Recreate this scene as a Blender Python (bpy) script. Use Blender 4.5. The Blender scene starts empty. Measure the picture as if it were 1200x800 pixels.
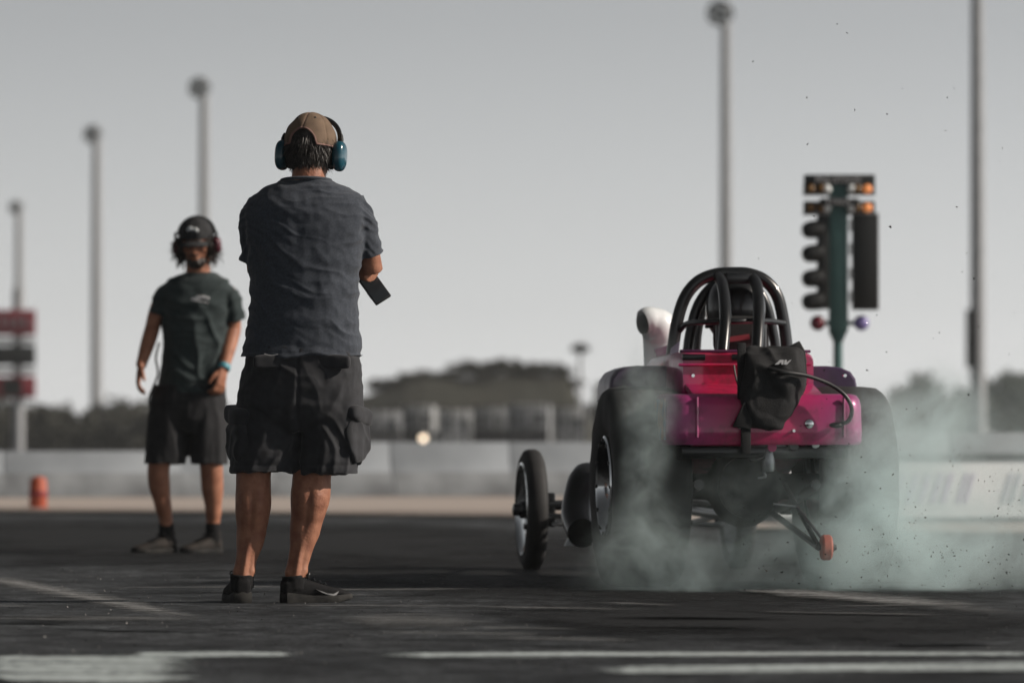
import bpy, bmesh, math, random
import numpy as np
from mathutils import Vector, Matrix
R = math.radians
rng = random.Random(7)
C = bpy.context.scene.collection
sc = bpy.context.scene

# ------------------------------------------------------------------ camera
CAM_H, FPX = 0.57, 6000.0            # lens height; focal length in 1200-px picture widths
cd = bpy.data.cameras.new('camera'); cam = bpy.data.objects.new('camera', cd); C.objects.link(cam)
cam.location = (0, 0, CAM_H)
cam.rotation_euler = (R(90) + math.atan(124 / FPX), 0, 0)
cd.sensor_width = 36; cd.lens = 180; cd.clip_end = 6000; cd.clip_start = 0.1
cd.dof.use_dof = True; cd.dof.focus_distance = 18.9; cd.dof.aperture_fstop = 3.5
sc.camera = cam

# ------------------------------------------------------------------ sky, sun, exposure
SUN_EL, SUN_AZ = R(30), R(96)       # azimuth clockwise from +Y (the view direction)
w = bpy.data.worlds.new('World'); sc.world = w; w.use_nodes = True
nt = w.node_tree; nt.nodes.clear()
wo = nt.nodes.new('ShaderNodeOutputWorld'); bg = nt.nodes.new('ShaderNodeBackground')
sky = nt.nodes.new('ShaderNodeTexSky'); sky.sky_type = 'NISHITA'; sky.sun_disc = False
sky.sun_elevation = SUN_EL; sky.sun_rotation = SUN_AZ
sky.air_density = 1.0; sky.dust_density = 0.3; sky.ozone_density = 1.0
hs = nt.nodes.new('ShaderNodeHueSaturation'); hs.inputs['Saturation'].default_value = 0.10
tint = nt.nodes.new('ShaderNodeMix'); tint.data_type = 'RGBA'; tint.blend_type = 'MULTIPLY'
tint.inputs['Factor'].default_value = 1.0; tint.inputs['B'].default_value = (0.966, 0.979, 1.004, 1)
nt.links.new(sky.outputs[0], hs.inputs['Color']); nt.links.new(hs.outputs[0], tint.inputs['A'])
# low haze: the sky is brightest along the horizon, all the way round, and falls off with elevation
wtc = nt.nodes.new('ShaderNodeTexCoord'); wsx = nt.nodes.new('ShaderNodeSeparateXYZ'); nt.links.new(wtc.outputs['Generated'], wsx.inputs[0])
wab = nt.nodes.new('ShaderNodeMath'); wab.operation = 'ABSOLUTE'; nt.links.new(wsx.outputs[2], wab.inputs[0])
wmu = nt.nodes.new('ShaderNodeMath'); wmu.operation = 'MULTIPLY'; nt.links.new(wab.outputs[0], wmu.inputs[0]); wmu.inputs[1].default_value = -7.0
wex = nt.nodes.new('ShaderNodeMath'); wex.operation = 'EXPONENT'; nt.links.new(wmu.outputs[0], wex.inputs[0])
wma = nt.nodes.new('ShaderNodeMath'); wma.operation = 'MULTIPLY_ADD'; nt.links.new(wex.outputs[0], wma.inputs[0]); wma.inputs[1].default_value = 0.80; wma.inputs[2].default_value = 0.20
wfm = nt.nodes.new('ShaderNodeMix'); wfm.data_type = 'RGBA'; wfm.blend_type = 'MULTIPLY'; wfm.inputs['Factor'].default_value = 1
waz = nt.nodes.new('ShaderNodeMath'); waz.operation = 'MULTIPLY_ADD'; nt.links.new(wsx.outputs[0], waz.inputs[0]); waz.inputs[1].default_value = .6; waz.inputs[2].default_value = 1.0   # hazy sky is brighter towards the sun
wmz = nt.nodes.new('ShaderNodeMath'); wmz.operation = 'MULTIPLY'; nt.links.new(wma.outputs[0], wmz.inputs[0]); nt.links.new(waz.outputs[0], wmz.inputs[1])
nt.links.new(tint.outputs['Result'], wfm.inputs['A']); nt.links.new(wmz.outputs[0], wfm.inputs['B'])
nt.links.new(wfm.outputs['Result'], bg.inputs['Color']); nt.links.new(bg.outputs[0], wo.inputs[0])
bg.inputs['Strength'].default_value = 0.129
sl = bpy.data.lights.new('sun', 'SUN'); so = bpy.data.objects.new('sun', sl); C.objects.link(so)
sl.energy = 4.7; sl.angle = R(0.8); sl.color = (1.0, 0.90, 0.80)
ts = Vector((math.sin(SUN_AZ) * math.cos(SUN_EL), math.cos(SUN_AZ) * math.cos(SUN_EL), math.sin(SUN_EL)))
so.rotation_euler = ts.to_track_quat('Z', 'Y').to_euler(); so.location = ts * 60
vs = sc.view_settings; vs.view_transform = 'Standard'; vs.look = 'None'; vs.gamma = 1.0; vs.use_curve_mapping = False
vs.exposure = 0.0
sc.render.engine = 'CYCLES'
cy = sc.cycles; cy.use_denoising = True
try: cy.denoiser = 'OPENIMAGEDENOISE'
except Exception: pass
cy.max_bounces = 6; cy.diffuse_bounces = 3; cy.glossy_bounces = 3; cy.transmission_bounces = 4
cy.volume_bounces = 2; cy.transparent_max_bounces = 12
cy.volume_step_rate = 1.0; cy.volume_max_steps = 256
cy.sample_clamp_indirect = 6

# ------------------------------------------------------------------ helpers
def noise3(p, seed=0):
    p = np.asarray(p, float); i = np.floor(p).astype(np.int64); f = p - i
    u = f * f * f * (f * (f * 6 - 15) + 10)
    out = 0
    for dx in (0, 1):
        for dy in (0, 1):
            for dz in (0, 1):
                a = i + np.array([dx, dy, dz])
                h = (a[:, 0] * 73856093) ^ (a[:, 1] * 19349663) ^ (a[:, 2] * 83492791) ^ (seed * 2654435761 & 0x7fffffff)
                h = (h ^ (h >> 13)) * 1274126177 & 0x7fffffff
                h2 = (h * 48271 + 11) & 0x7fffffff
                th = (h % 6283) / 1000.0; cz = (h2 % 2001) / 1000.0 - 1; s = np.sqrt(np.maximum(0, 1 - cz * cz))
                g = np.stack([np.cos(th) * s, np.sin(th) * s, cz], 1)
                d = ((f - np.array([dx, dy, dz])) * g).sum(1)
                wt = np.where(dx, u[:, 0], 1 - u[:, 0]) * np.where(dy, u[:, 1], 1 - u[:, 1]) * np.where(dz, u[:, 2], 1 - u[:, 2])
                out = out + d * wt
    return out * 1.5
def ridge(p, seed=0):
    return 1 - np.minimum(1, np.abs(noise3(p, seed)) * 2.2)
def sstep(x, a, b):
    t = np.clip((np.asarray(x, float) - a) / (b - a), 0, 1); return t * t * (3 - 2 * t)

def frame(d, up=None):
    d = Vector(d).normalized(); up = Vector(up) if up is not None else (Vector((0, 0, 1)) if abs(d.z) < .9 else Vector((0, 1, 0)))
    x = up.cross(d)
    if x.length < 1e-6: x = Vector((1, 0, 0)).cross(d)
    x.normalize(); return x, d.cross(x), d

class MB:
    def __init__(s): s.v = []; s.f = []
    def rings(s, rs, cap=True, closed=True):
        b = len(s.v); n = len(rs[0])
        for r in rs: s.v += [tuple(p) for p in r]
        m = n if closed else n - 1
        for i in range(len(rs) - 1):
            for j in range(m):
                k = (j + 1) % n
                s.f.append((b + i * n + j, b + i * n + k, b + (i + 1) * n + k, b + (i + 1) * n + j))
        if cap and closed:
            s.f.append(tuple(b + j for j in reversed(range(n)))); e = b + (len(rs) - 1) * n
            s.f.append(tuple(e + j for j in range(n)))
        return s
    def tube(s, pts, r, n=10, up=None, flat=1.0, sub=0, cap=True):
        pts = [Vector(p) for p in pts]; rr = list(r) if hasattr(r, '__len__') else [r] * len(pts)
        if sub:
            P, Q = [], []
            m = len(pts)
            for i in range(m - 1):
                p0, p1, p2, p3 = pts[max(i - 1, 0)], pts[i], pts[i + 1], pts[min(i + 2, m - 1)]
                for k in range(sub):
                    t = k / sub; t2 = t * t; t3 = t2 * t
                    P.append(.5 * ((2 * p1) + (p2 - p0) * t + (2 * p0 - 5 * p1 + 4 * p2 - p3) * t2 + (3 * p1 - p0 - 3 * p2 + p3) * t3))
                    Q.append(rr[i] + (rr[i + 1] - rr[i]) * (t * t * (3 - 2 * t)))
            P.append(pts[-1]); Q.append(rr[-1]); pts, rr = P, Q
        x = None; rs = []
        for i, p in enumerate(pts):
            d = (pts[min(i + 1, len(pts) - 1)] - pts[max(i - 1, 0)])
            d = d.normalized() if d.length > 1e-9 else Vector((0, 0, 1))
            if x is None: x, y, d = frame(d, up)
            else:
                x = (x - d * x.dot(d)).normalized(); y = d.cross(x)
            rs.append([p + x * (math.cos(2 * math.pi * j / n) * rr[i]) + y * (math.sin(2 * math.pi * j / n) * rr[i] * flat) for j in range(n)])
        return s.rings(rs, cap)
    def ell(s, c, r, n=20, m=12, M=None, e=1.0):
        c = Vector(c); rs = []
        def pw(a): return math.copysign(abs(a) ** e, a)
        for i in range(m + 1):
            t = -math.pi / 2 + math.pi * max(0.015, min(.985, i / m)); ring = []
            for j in range(n):
                a = 2 * math.pi * j / n
                p = Vector((pw(math.cos(t)) * pw(math.cos(a)) * r[0], pw(math.cos(t)) * pw(math.sin(a)) * r[1], pw(math.sin(t)) * r[2]))
                ring.append(c + (M @ p if M else p))
            rs.append(ring)
        return s.rings(rs)
    def box(s, c, d, M=None):
        c = Vector(c); b = len(s.v)
        for z in (-1, 1):
            for q in ((-1, -1), (1, -1), (1, 1), (-1, 1)):
                p = Vector((q[0] * d[0] / 2, q[1] * d[1] / 2, z * d[2] / 2)); s.v.append(tuple(c + (M @ p if M else p)))
        for q in ((0, 3, 2, 1), (4, 5, 6, 7), (0, 1, 5, 4), (1, 2, 6, 5), (2, 3, 7, 6), (3, 0, 4, 7)): s.f.append(tuple(b + k for k in q))
        return s
    def lathe(s, prof, c=(0, 0, 0), axis=(0, 0, 1), n=32, cap=True):
        x, y, d = frame(axis); c = Vector(c)
        return s.rings([[c + d * h + x * (math.cos(2 * math.pi * j / n) * r) + y * (math.sin(2 * math.pi * j / n) * r) for j in range(n)] for r, h in prof], cap)
    def prism(s, poly, o, ux, uy, depth):
        o, ux, uy = Vector(o), Vector(ux), Vector(uy); nn = ux.cross(uy).normalized() * depth
        a = [o + ux * p[0] + uy * p[1] for p in poly]
        return s.rings([a, [p + nn for p in a]])
    def sect(s, secs, n=40, e=2.3):
        """stacked horizontal super-ellipses: (z, cx, cy, rx, ry)"""
        rs = []
        for z, cx, cy, rx, ry in secs:
            ring = []
            for j in range(n):
                a = 2 * math.pi * j / n; ca, sa = math.cos(a), math.sin(a)
                ring.append((cx + rx * math.copysign(abs(ca) ** (2 / e), ca), cy + ry * math.copysign(abs(sa) ** (2 / e), sa), z))
            rs.append(ring)
        return s.rings(rs)
    def mesh(s, name):
        me = bpy.data.meshes.new(name); me.from_pydata([tuple(p) for p in s.v], [], s.f); me.update()
        bm = bmesh.new(); bm.from_mesh(me); bmesh.ops.recalc_face_normals(bm, faces=bm.faces); bm.to_mesh(me); bm.free()
        return me
    def build(s, name, m, parent=None, smooth=True, angle=40, voxel=0, it=0, disp=None, bevel=0, solid=0, loc=None, sub=0):
        me = s.mesh(name)
        o = bpy.data.objects.new(name, me); C.objects.link(o)
        if voxel or bevel or solid or it or sub:
            if voxel:
                md = o.modifiers.new('r', 'REMESH'); md.mode = 'VOXEL'; md.voxel_size = voxel
            if it:
                md = o.modifiers.new('s', 'SMOOTH'); md.factor = .5; md.iterations = it
            if solid:
                md = o.modifiers.new('t', 'SOLIDIFY'); md.thickness = solid; md.offset = 0
            if bevel:
                md = o.modifiers.new('b', 'BEVEL'); md.width = bevel; md.segments = 2; md.limit_method = 'ANGLE'; md.angle_limit = R(35)
            if sub:
                md = o.modifiers.new('u', 'SUBSURF'); md.levels = sub; md.render_levels = sub
            dg = bpy.context.evaluated_depsgraph_get(); dg.update()
            m2 = bpy.data.meshes.new_from_object(o.evaluated_get(dg)); o.modifiers.clear(); o.data = m2
            bpy.data.meshes.remove(me); me = m2; me.name = name
        if disp is not None:
            n = len(me.vertices); co = np.empty(n * 3); no = np.empty(n * 3)
            me.vertices.foreach_get('co', co); me.vertices.foreach_get('normal', no)
            co = co.reshape(-1, 3); no = no.reshape(-1, 3)
            res = disp(co, no); co = res if res.ndim == 2 else co + no * res[:, None]
            me.vertices.foreach_set('co', co.ravel()); me.update()
        if smooth:
            me.shade_smooth()
            if not voxel: me.set_sharp_from_angle(angle=R(angle))
        me.materials.clear(); me.materials.append(m)
        if parent is not None: o.parent = parent
        if loc is not None: o.location = loc
        return o

def tag(o, label, cat, group=None):
    o['label'] = label; o['category'] = cat
    if group: o['group'] = group
    return o
def empty(name, loc=(0, 0, 0), rz=0):
    o = bpy.data.objects.new(name, None); C.objects.link(o); o.location = loc; o.rotation_euler = (0, 0, rz); o.empty_display_size = .1; return o
def struct(o): o['kind'] = 'structure'; return o
def dup(root, parent=None):
    r = root.copy(); C.objects.link(r); r.parent = parent
    for ch in list(root.children): dup(ch, r)
    return r
def at(px, py, D): return Vector(((px - 600) / FPX * D, D, CAM_H + (524 - py) / FPX * D))

# ------------------------------------------------------------------ materials
def mat(name, col, col2=None, rough=.6, metal=0, scale=8, detail=5, bump=0, bscale=60, lo=.35, hi=.65, coat=0, spec=None,
        stretch=None, rot=0, emit=0, sheen=0, alpha=1):
    m = bpy.data.materials.new(name); m.use_nodes = True; t = m.node_tree; b = t.nodes['Principled BSDF']
    b.inputs['Roughness'].default_value = rough; b.inputs['Metallic'].default_value = metal
    if coat: b.inputs['Coat Weight'].default_value = coat; b.inputs['Coat Roughness'].default_value = .06
    if spec is not None: b.inputs['Specular IOR Level'].default_value = spec
    if sheen: b.inputs['Sheen Weight'].default_value = sheen; b.inputs['Sheen Roughness'].default_value = .5
    tc = t.nodes.new('ShaderNodeTexCoord'); mp = t.nodes.new('ShaderNodeMapping')
    t.links.new(tc.outputs['Object'], mp.inputs[0])
    if stretch: mp.inputs['Scale'].default_value = stretch
    mp.inputs['Rotation'].default_value = (0, 0, rot)
    if col2 is None: col2 = tuple(c * .8 for c in col[:3])
    n = t.nodes.new('ShaderNodeTexNoise'); n.inputs['Scale'].default_value = scale; n.inputs['Detail'].default_value = detail
    t.links.new(mp.outputs[0], n.inputs['Vector'])
    cr = t.nodes.new('ShaderNodeValToRGB'); cr.color_ramp.elements[0].position = lo; cr.color_ramp.elements[1].position = hi
    cr.color_ramp.elements[0].color = (*col[:3], 1); cr.color_ramp.elements[1].color = (*col2[:3], 1)
    t.links.new(n.outputs['Fac'], cr.inputs[0]); t.links.new(cr.outputs[0], b.inputs['Base Color'])
    if bump:
        n2 = t.nodes.new('ShaderNodeTexNoise'); n2.inputs['Scale'].default_value = bscale; n2.inputs['Detail'].default_value = 4
        t.links.new(tc.outputs['Object'], n2.inputs['Vector'])
        bp = t.nodes.new('ShaderNodeBump'); bp.inputs['Strength'].default_value = bump; bp.inputs['Distance'].default_value = .01
        t.links.new(n2.outputs['Fac'], bp.inputs['Height']); t.links.new(bp.outputs[0], b.inputs['Normal'])
    if emit:
        b.inputs['Emission Color'].default_value = (*col[:3], 1); b.inputs['Emission Strength'].default_value = emit
    return m

M = {}
M['skin'] = mat('skin', (.36, .165, .10), (.235, .098, .06), rough=.55, scale=22, detail=9, bump=.22, bscale=120, spec=.3, lo=.36, hi=.66)
M['skin2'] = mat('skin_pale', (.40, .18, .108), (.29, .122, .072), rough=.55, scale=20, spec=.3)
M['tee'] = mat('heather_cotton', (.027, .034, .045), (.042, .051, .068), rough=.9, scale=140, detail=3, bump=.12, bscale=500, sheen=.15)
M['tee2'] = mat('green_cotton', (.013, .024, .025), (.020, .033, .034), rough=.9, scale=60, bump=.1, bscale=300, sheen=.15)
M['shorts'] = mat('dark_twill', (.0125, .0135, .0165), (.020, .0215, .026), rough=.85, scale=30, bump=.12, bscale=450, sheen=.1)
M['shorts2'] = mat('black_twill', (.010, .0105, .012), (.015, .015, .017), rough=.9, scale=30)
M['cap'] = mat('tan_canvas', (.17, .115, .075), (.125, .083, .055), rough=.9, scale=22, bump=.25, bscale=350)
M['capseam'] = mat('cap_stitching', (.26, .15, .125), rough=.9, scale=60)
M['cap2'] = mat('black_canvas', (.012, .013, .015), rough=.85, scale=30)
M['hair'] = mat('grey_brown_hair', (.018, .014, .012), (.085, .075, .066), rough=.5, scale=60, lo=.45, hi=.75)
M['hair2'] = mat('dark_hair', (.014, .010, .008), (.03, .02, .015), rough=.5, scale=60)
M['teal_plastic'] = mat('teal_plastic', (.006, .055, .082), (.008, .066, .096), rough=.22, scale=5, coat=.4)
M['red_plastic'] = mat('maroon_plastic', (.10, .012, .024), rough=.3, scale=5, coat=.3)
M['black_plastic'] = mat('black_plastic', (.012, .012, .013), rough=.4, scale=10)
M['black_foam'] = mat('black_foam', (.014, .014, .014), rough=.95, scale=80, bump=.2, bscale=300)
M['shoe'] = mat('black_mesh', (.0065, .0065, .007), (.011, .011, .012), rough=.85, scale=120, bump=.3, bscale=400, spec=.2)
M['sole'] = mat('grey_sole', (.036, .035, .032), (.011, .011, .011), rough=.8, scale=22, spec=.2)
M['shoe2'] = mat('brown_trainer', (.014, .013, .012), (.04, .034, .030), rough=.85, scale=18, spec=.2)
M['grey_print'] = mat('grey_print', (.36, .36, .36), rough=.5, scale=20)
M['white_print'] = mat('white_print', (.62, .62, .63), rough=.6, scale=20)
M['band'] = mat('turquoise_band', (.08, .30, .36), rough=.5, scale=30)
M['eye'] = mat('eye', (.5, .48, .45), rough=.2, scale=10)
M['rubber'] = mat('slick_rubber', (.011, .011, .0115), (.019, .019, .019), rough=.75, scale=12, bump=.1, bscale=60)
M['chrome'] = mat('polished_alloy', (.70, .72, .73), (.62, .64, .65), rough=.12, metal=1, scale=10)
M['alloy'] = mat('brushed_alloy', (.34, .35, .36), (.24, .25, .26), rough=.38, metal=1, scale=30)
M['black_metal'] = mat('black_paint', (.010, .011, .012), rough=.28, scale=20, coat=.3)
M['dark_steel'] = mat('dark_steel', (.035, .037, .038), (.02, .021, .021), rough=.5, metal=.6, scale=25)
M['nylon'] = mat('black_nylon', (.0060, .0063, .007), (.010, .0105, .012), rough=.85, scale=30, bump=.3, bscale=220)
M['white_paint'] = mat('white_paint', (.78, .81, .82), (.74, .77, .78), rough=.35, scale=6, coat=.3)
M['urethane'] = mat('orange_urethane', (.62, .22, .16), (.5, .15, .11), rough=.5, scale=20)
M['pink_knob'] = mat('pink_knob', (.50, .03, .16), rough=.4, scale=10)
M['concrete'] = mat('barrier_concrete', (.28, .305, .328), (.205, .226, .243), rough=.9, scale=1.3, bump=.3, bscale=30)
M['concrete_dark'] = mat('darker_concrete', (.23, .245, .255), (.12, .128, .135), rough=.9, scale=1.7, bump=.3, bscale=30)
M['post'] = mat('galvanised_steel', (.36, .37, .38), (.30, .31, .32), rough=.6, metal=.1, scale=4)
M['teal_post'] = mat('teal_steel', (.055, .130, .124), (.045, .108, .103), rough=.5, scale=6)
M['sign_red'] = mat('sign_red', (.23, .022, .034), (.17, .018, .028), rough=.5, scale=4)
M['sign_black'] = mat('sign_black', (.012, .014, .014), rough=.5, scale=4)
M['sign_grey'] = mat('sign_grey', (.30, .31, .32), rough=.5, scale=4)
M['orange'] = mat('orange_plastic', (.42, .085, .035), (.34, .06, .025), rough=.6, scale=8)
M['bulb_amber'] = mat('amber_bulb', (1.0, .36, .12), rough=.4, scale=5, emit=.3)
M['bulb_warm'] = mat('warm_bulb', (1.0, .80, .58), rough=.4, scale=5, emit=3.2)
M['bulb_off'] = mat('unlit_amber_bulb', (.16, .075, .01), rough=.25, scale=5, coat=.5)
M['lens_red'] = mat('red_reflector', (.16, .012, .025), rough=.25, scale=5, coat=.5)
M['lens_violet'] = mat('violet_reflector', (.22, .18, .42), rough=.25, scale=5, coat=.5)
M['lens_clear'] = mat('clear_lens', (.80, .84, .84), rough=.15, scale=5, coat=.5)
M['glass'] = mat('dark_glass', (.03, .035, .04), rough=.1, scale=5, coat=.5)
M['leaf'] = mat('leaves', (.022, .032, .018), (.042, .054, .028), rough=.7, scale=1.6)
M['leaf_dry'] = mat('dry_leaves', (.022, .024, .016), (.040, .038, .026), rough=.75, scale=1.2)
M['bark'] = mat('bark', (.06, .045, .035), (.035, .028, .022), rough=.9, scale=12)
M['grass_bank'] = mat('dry_grass', (.013, .015, .0095), (.024, .0235, .015), rough=.95, scale=.5, detail=8)
M['van_white'] = mat('van_white', (.34, .35, .355), (.24, .25, .25), rough=.6, scale=2)
M['van_dark'] = mat('van_dark', (.07, .07, .072), rough=.5, scale=3)
M['apron'] = None

def node(t, kind, **kw):
    n = t.nodes.new(kind)
    for k, v in kw.items():
        if k in ('operation', 'blend_type', 'data_type', 'interpolation_type'): setattr(n, k, v)
        else: n.inputs[k].default_value = v
    return n
def candy(name, centre, edge, x0, x1):
    """candy paint that fades from one colour at the middle of the panel to another at its ends"""
    m = mat(name, centre, rough=.28, scale=3, coat=.6); t = m.node_tree; b = t.nodes['Principled BSDF']
    tc = t.nodes.new('ShaderNodeTexCoord'); sx = t.nodes.new('ShaderNodeSeparateXYZ'); t.links.new(tc.outputs['Object'], sx.inputs[0])
    nz = node(t, 'ShaderNodeTexNoise', Scale=4.0); t.links.new(tc.outputs['Object'], nz.inputs['Vector'])
    ab = node(t, 'ShaderNodeMath', operation='ABSOLUTE'); t.links.new(sx.outputs[0], ab.inputs[0])
    ad = node(t, 'ShaderNodeMath', operation='MULTIPLY_ADD'); t.links.new(nz.outputs['Fac'], ad.inputs[0]); ad.inputs[1].default_value = .18; t.links.new(ab.outputs[0], ad.inputs[2])
    mr = t.nodes.new('ShaderNodeMapRange'); mr.inputs['From Min'].default_value = x0 + .09; mr.inputs['From Max'].default_value = x1 + .09
    t.links.new(ad.outputs[0], mr.inputs['Value'])
    mx = t.nodes.new('ShaderNodeMix'); mx.data_type = 'RGBA'; mx.inputs['A'].default_value = (*centre, 1); mx.inputs['B'].default_value = (*edge, 1)
    t.links.new(mr.outputs[0], mx.inputs['Factor']); t.links.new(mx.outputs['Result'], b.inputs['Base Color'])
    b.inputs['Metallic'].default_value = .15
    dn = node(t, 'ShaderNodeTexNoise', Scale=11.0, Detail=9.0, Roughness=.7); t.links.new(tc.outputs['Object'], dn.inputs['Vector'])     # rubber dust on the paint
    dr = t.nodes.new('ShaderNodeMapRange'); dr.inputs['From Min'].default_value = .48; dr.inputs['From Max'].default_value = .74; dr.inputs['To Max'].default_value = .75; t.links.new(dn.outputs['Fac'], dr.inputs['Value'])
    dm = t.nodes.new('ShaderNodeMix'); dm.data_type = 'RGBA'; dm.inputs['B'].default_value = (.03, .022, .026, 1); t.links.new(dr.outputs[0], dm.inputs['Factor']); t.links.new(mx.outputs['Result'], dm.inputs['A']); t.links.new(dm.outputs['Result'], b.inputs['Base Color'])
    rg = t.nodes.new('ShaderNodeMapRange'); rg.inputs['To Min'].default_value = .22; rg.inputs['To Max'].default_value = .6; t.links.new(dn.outputs['Fac'], rg.inputs['Value']); t.links.new(rg.outputs[0], b.inputs['Roughness'])
    return m
M['candy'] = candy('candy_pink', (.60, .012, .085), (.20, .035, .19), .16, .42)
M['candy_box'] = candy('candy_magenta', (.46, .015, .105), (.30, .042, .18), .10, .40)
M['candy_violet'] = candy('candy_violet', (.12, .018, .08), (.050, .024, .068), .18, .40)
M['candy_violet'].node_tree.nodes['Principled BSDF'].inputs['Coat Weight'].default_value = .15

def asphalt():
    m = bpy.data.materials.new('rubbered_asphalt'); m.use_nodes = True; t = m.node_tree; b = t.nodes['Principled BSDF']
    tc = t.nodes.new('ShaderNodeTexCoord')
    mp = t.nodes.new('ShaderNodeMapping'); mp.inputs['Rotation'].default_value = (0, 0, R(-9)); mp.inputs['Scale'].default_value = (1.5, .28, 1)
    t.links.new(tc.outputs['Object'], mp.inputs[0])
    big = node(t, 'ShaderNodeTexNoise', Scale=.55, Detail=6.0, Roughness=.6); t.links.new(mp.outputs[0], big.inputs['Vector'])
    mid = node(t, 'ShaderNodeTexNoise', Scale=2.6, Detail=8.0, Roughness=.7); t.links.new(tc.outputs['Object'], mid.inputs['Vector'])
    fine = node(t, 'ShaderNodeTexNoise', Scale=55.0, Detail=4.0, Roughness=.7); t.links.new(tc.outputs['Object'], fine.inputs['Vector'])
    r1 = t.nodes.new('ShaderNodeValToRGB'); e = r1.color_ramp.elements; e[0].position = .38; e[0].color = (.0082, .0092, .0100, 1); e[1].position = .66; e[1].color = (.0275, .0293, .0308, 1)
    t.links.new(big.outputs['Fac'], r1.inputs[0])
    r2 = t.nodes.new('ShaderNodeValToRGB'); e = r2.color_ramp.elements; e[0].position = .36; e[0].color = (.40, .40, .41, 1); e[1].position = .70; e[1].color = (2.0, 2.0, 2.02, 1)
    t.links.new(mid.outputs['Fac'], r2.inputs[0])
    r3 = t.nodes.new('ShaderNodeValToRGB'); e = r3.color_ramp.elements; e[0].position = .34; e[0].color = (.18, .18, .18, 1); e[1].position = .70; e[1].color = (3.4, 3.4, 3.4, 1)
    t.links.new(fine.outputs['Fac'], r3.inputs[0])
    a = node(t, 'ShaderNodeMix', data_type='RGBA', blend_type='MULTIPLY'); a.inputs['Factor'].default_value = 1
    t.links.new(r1.outputs[0], a.inputs['A']); t.links.new(r2.outputs[0], a.inputs['B'])
    c = node(t, 'ShaderNodeMix', data_type='RGBA', blend_type='MULTIPLY'); c.inputs['Factor'].default_value = 1
    t.links.new(a.outputs['Result'], c.inputs['A']); t.links.new(r3.outputs[0], c.inputs['B'])
    gr = node(t, 'ShaderNodeTexNoise', Scale=11.0, Detail=6.0, Roughness=.75); t.links.new(tc.outputs['Object'], gr.inputs['Vector'])
    r4 = t.nodes.new('ShaderNodeValToRGB'); e = r4.color_ramp.elements; e[0].position = .36; e[0].color = (.28, .285, .29, 1); e[1].position = .66; e[1].color = (2.3, 2.33, 2.36, 1)
    t.links.new(gr.outputs['Fac'], r4.inputs[0])
    c2 = node(t, 'ShaderNodeMix', data_type='RGBA', blend_type='MULTIPLY'); c2.inputs['Factor'].default_value = 1
    t.links.new(c.outputs['Result'], c2.inputs['A']); t.links.new(r4.outputs[0], c2.inputs['B'])
    t.links.new(c2.outputs['Result'], b.inputs['Base Color'])
    b.inputs['Specular IOR Level'].default_value = .18
    rr = t.nodes.new('ShaderNodeMapRange'); rr.inputs['To Min'].default_value = .62; rr.inputs['To Max'].default_value = .95
    t.links.new(mid.outputs['Fac'], rr.inputs['Value']); t.links.new(rr.outputs[0], b.inputs['Roughness'])
    bp = node(t, 'ShaderNodeBump', Strength=.8, Distance=.008); t.links.new(fine.outputs['Fac'], bp.inputs['Height'])
    bp2 = node(t, 'ShaderNodeBump', Strength=.35, Distance=.03); t.links.new(mid.outputs['Fac'], bp2.inputs['Height']); t.links.new(bp.outputs[0], bp2.inputs['Normal'])
    t.links.new(bp2.outputs[0], b.inputs['Normal'])
    return m
M['asphalt'] = asphalt()

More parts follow.
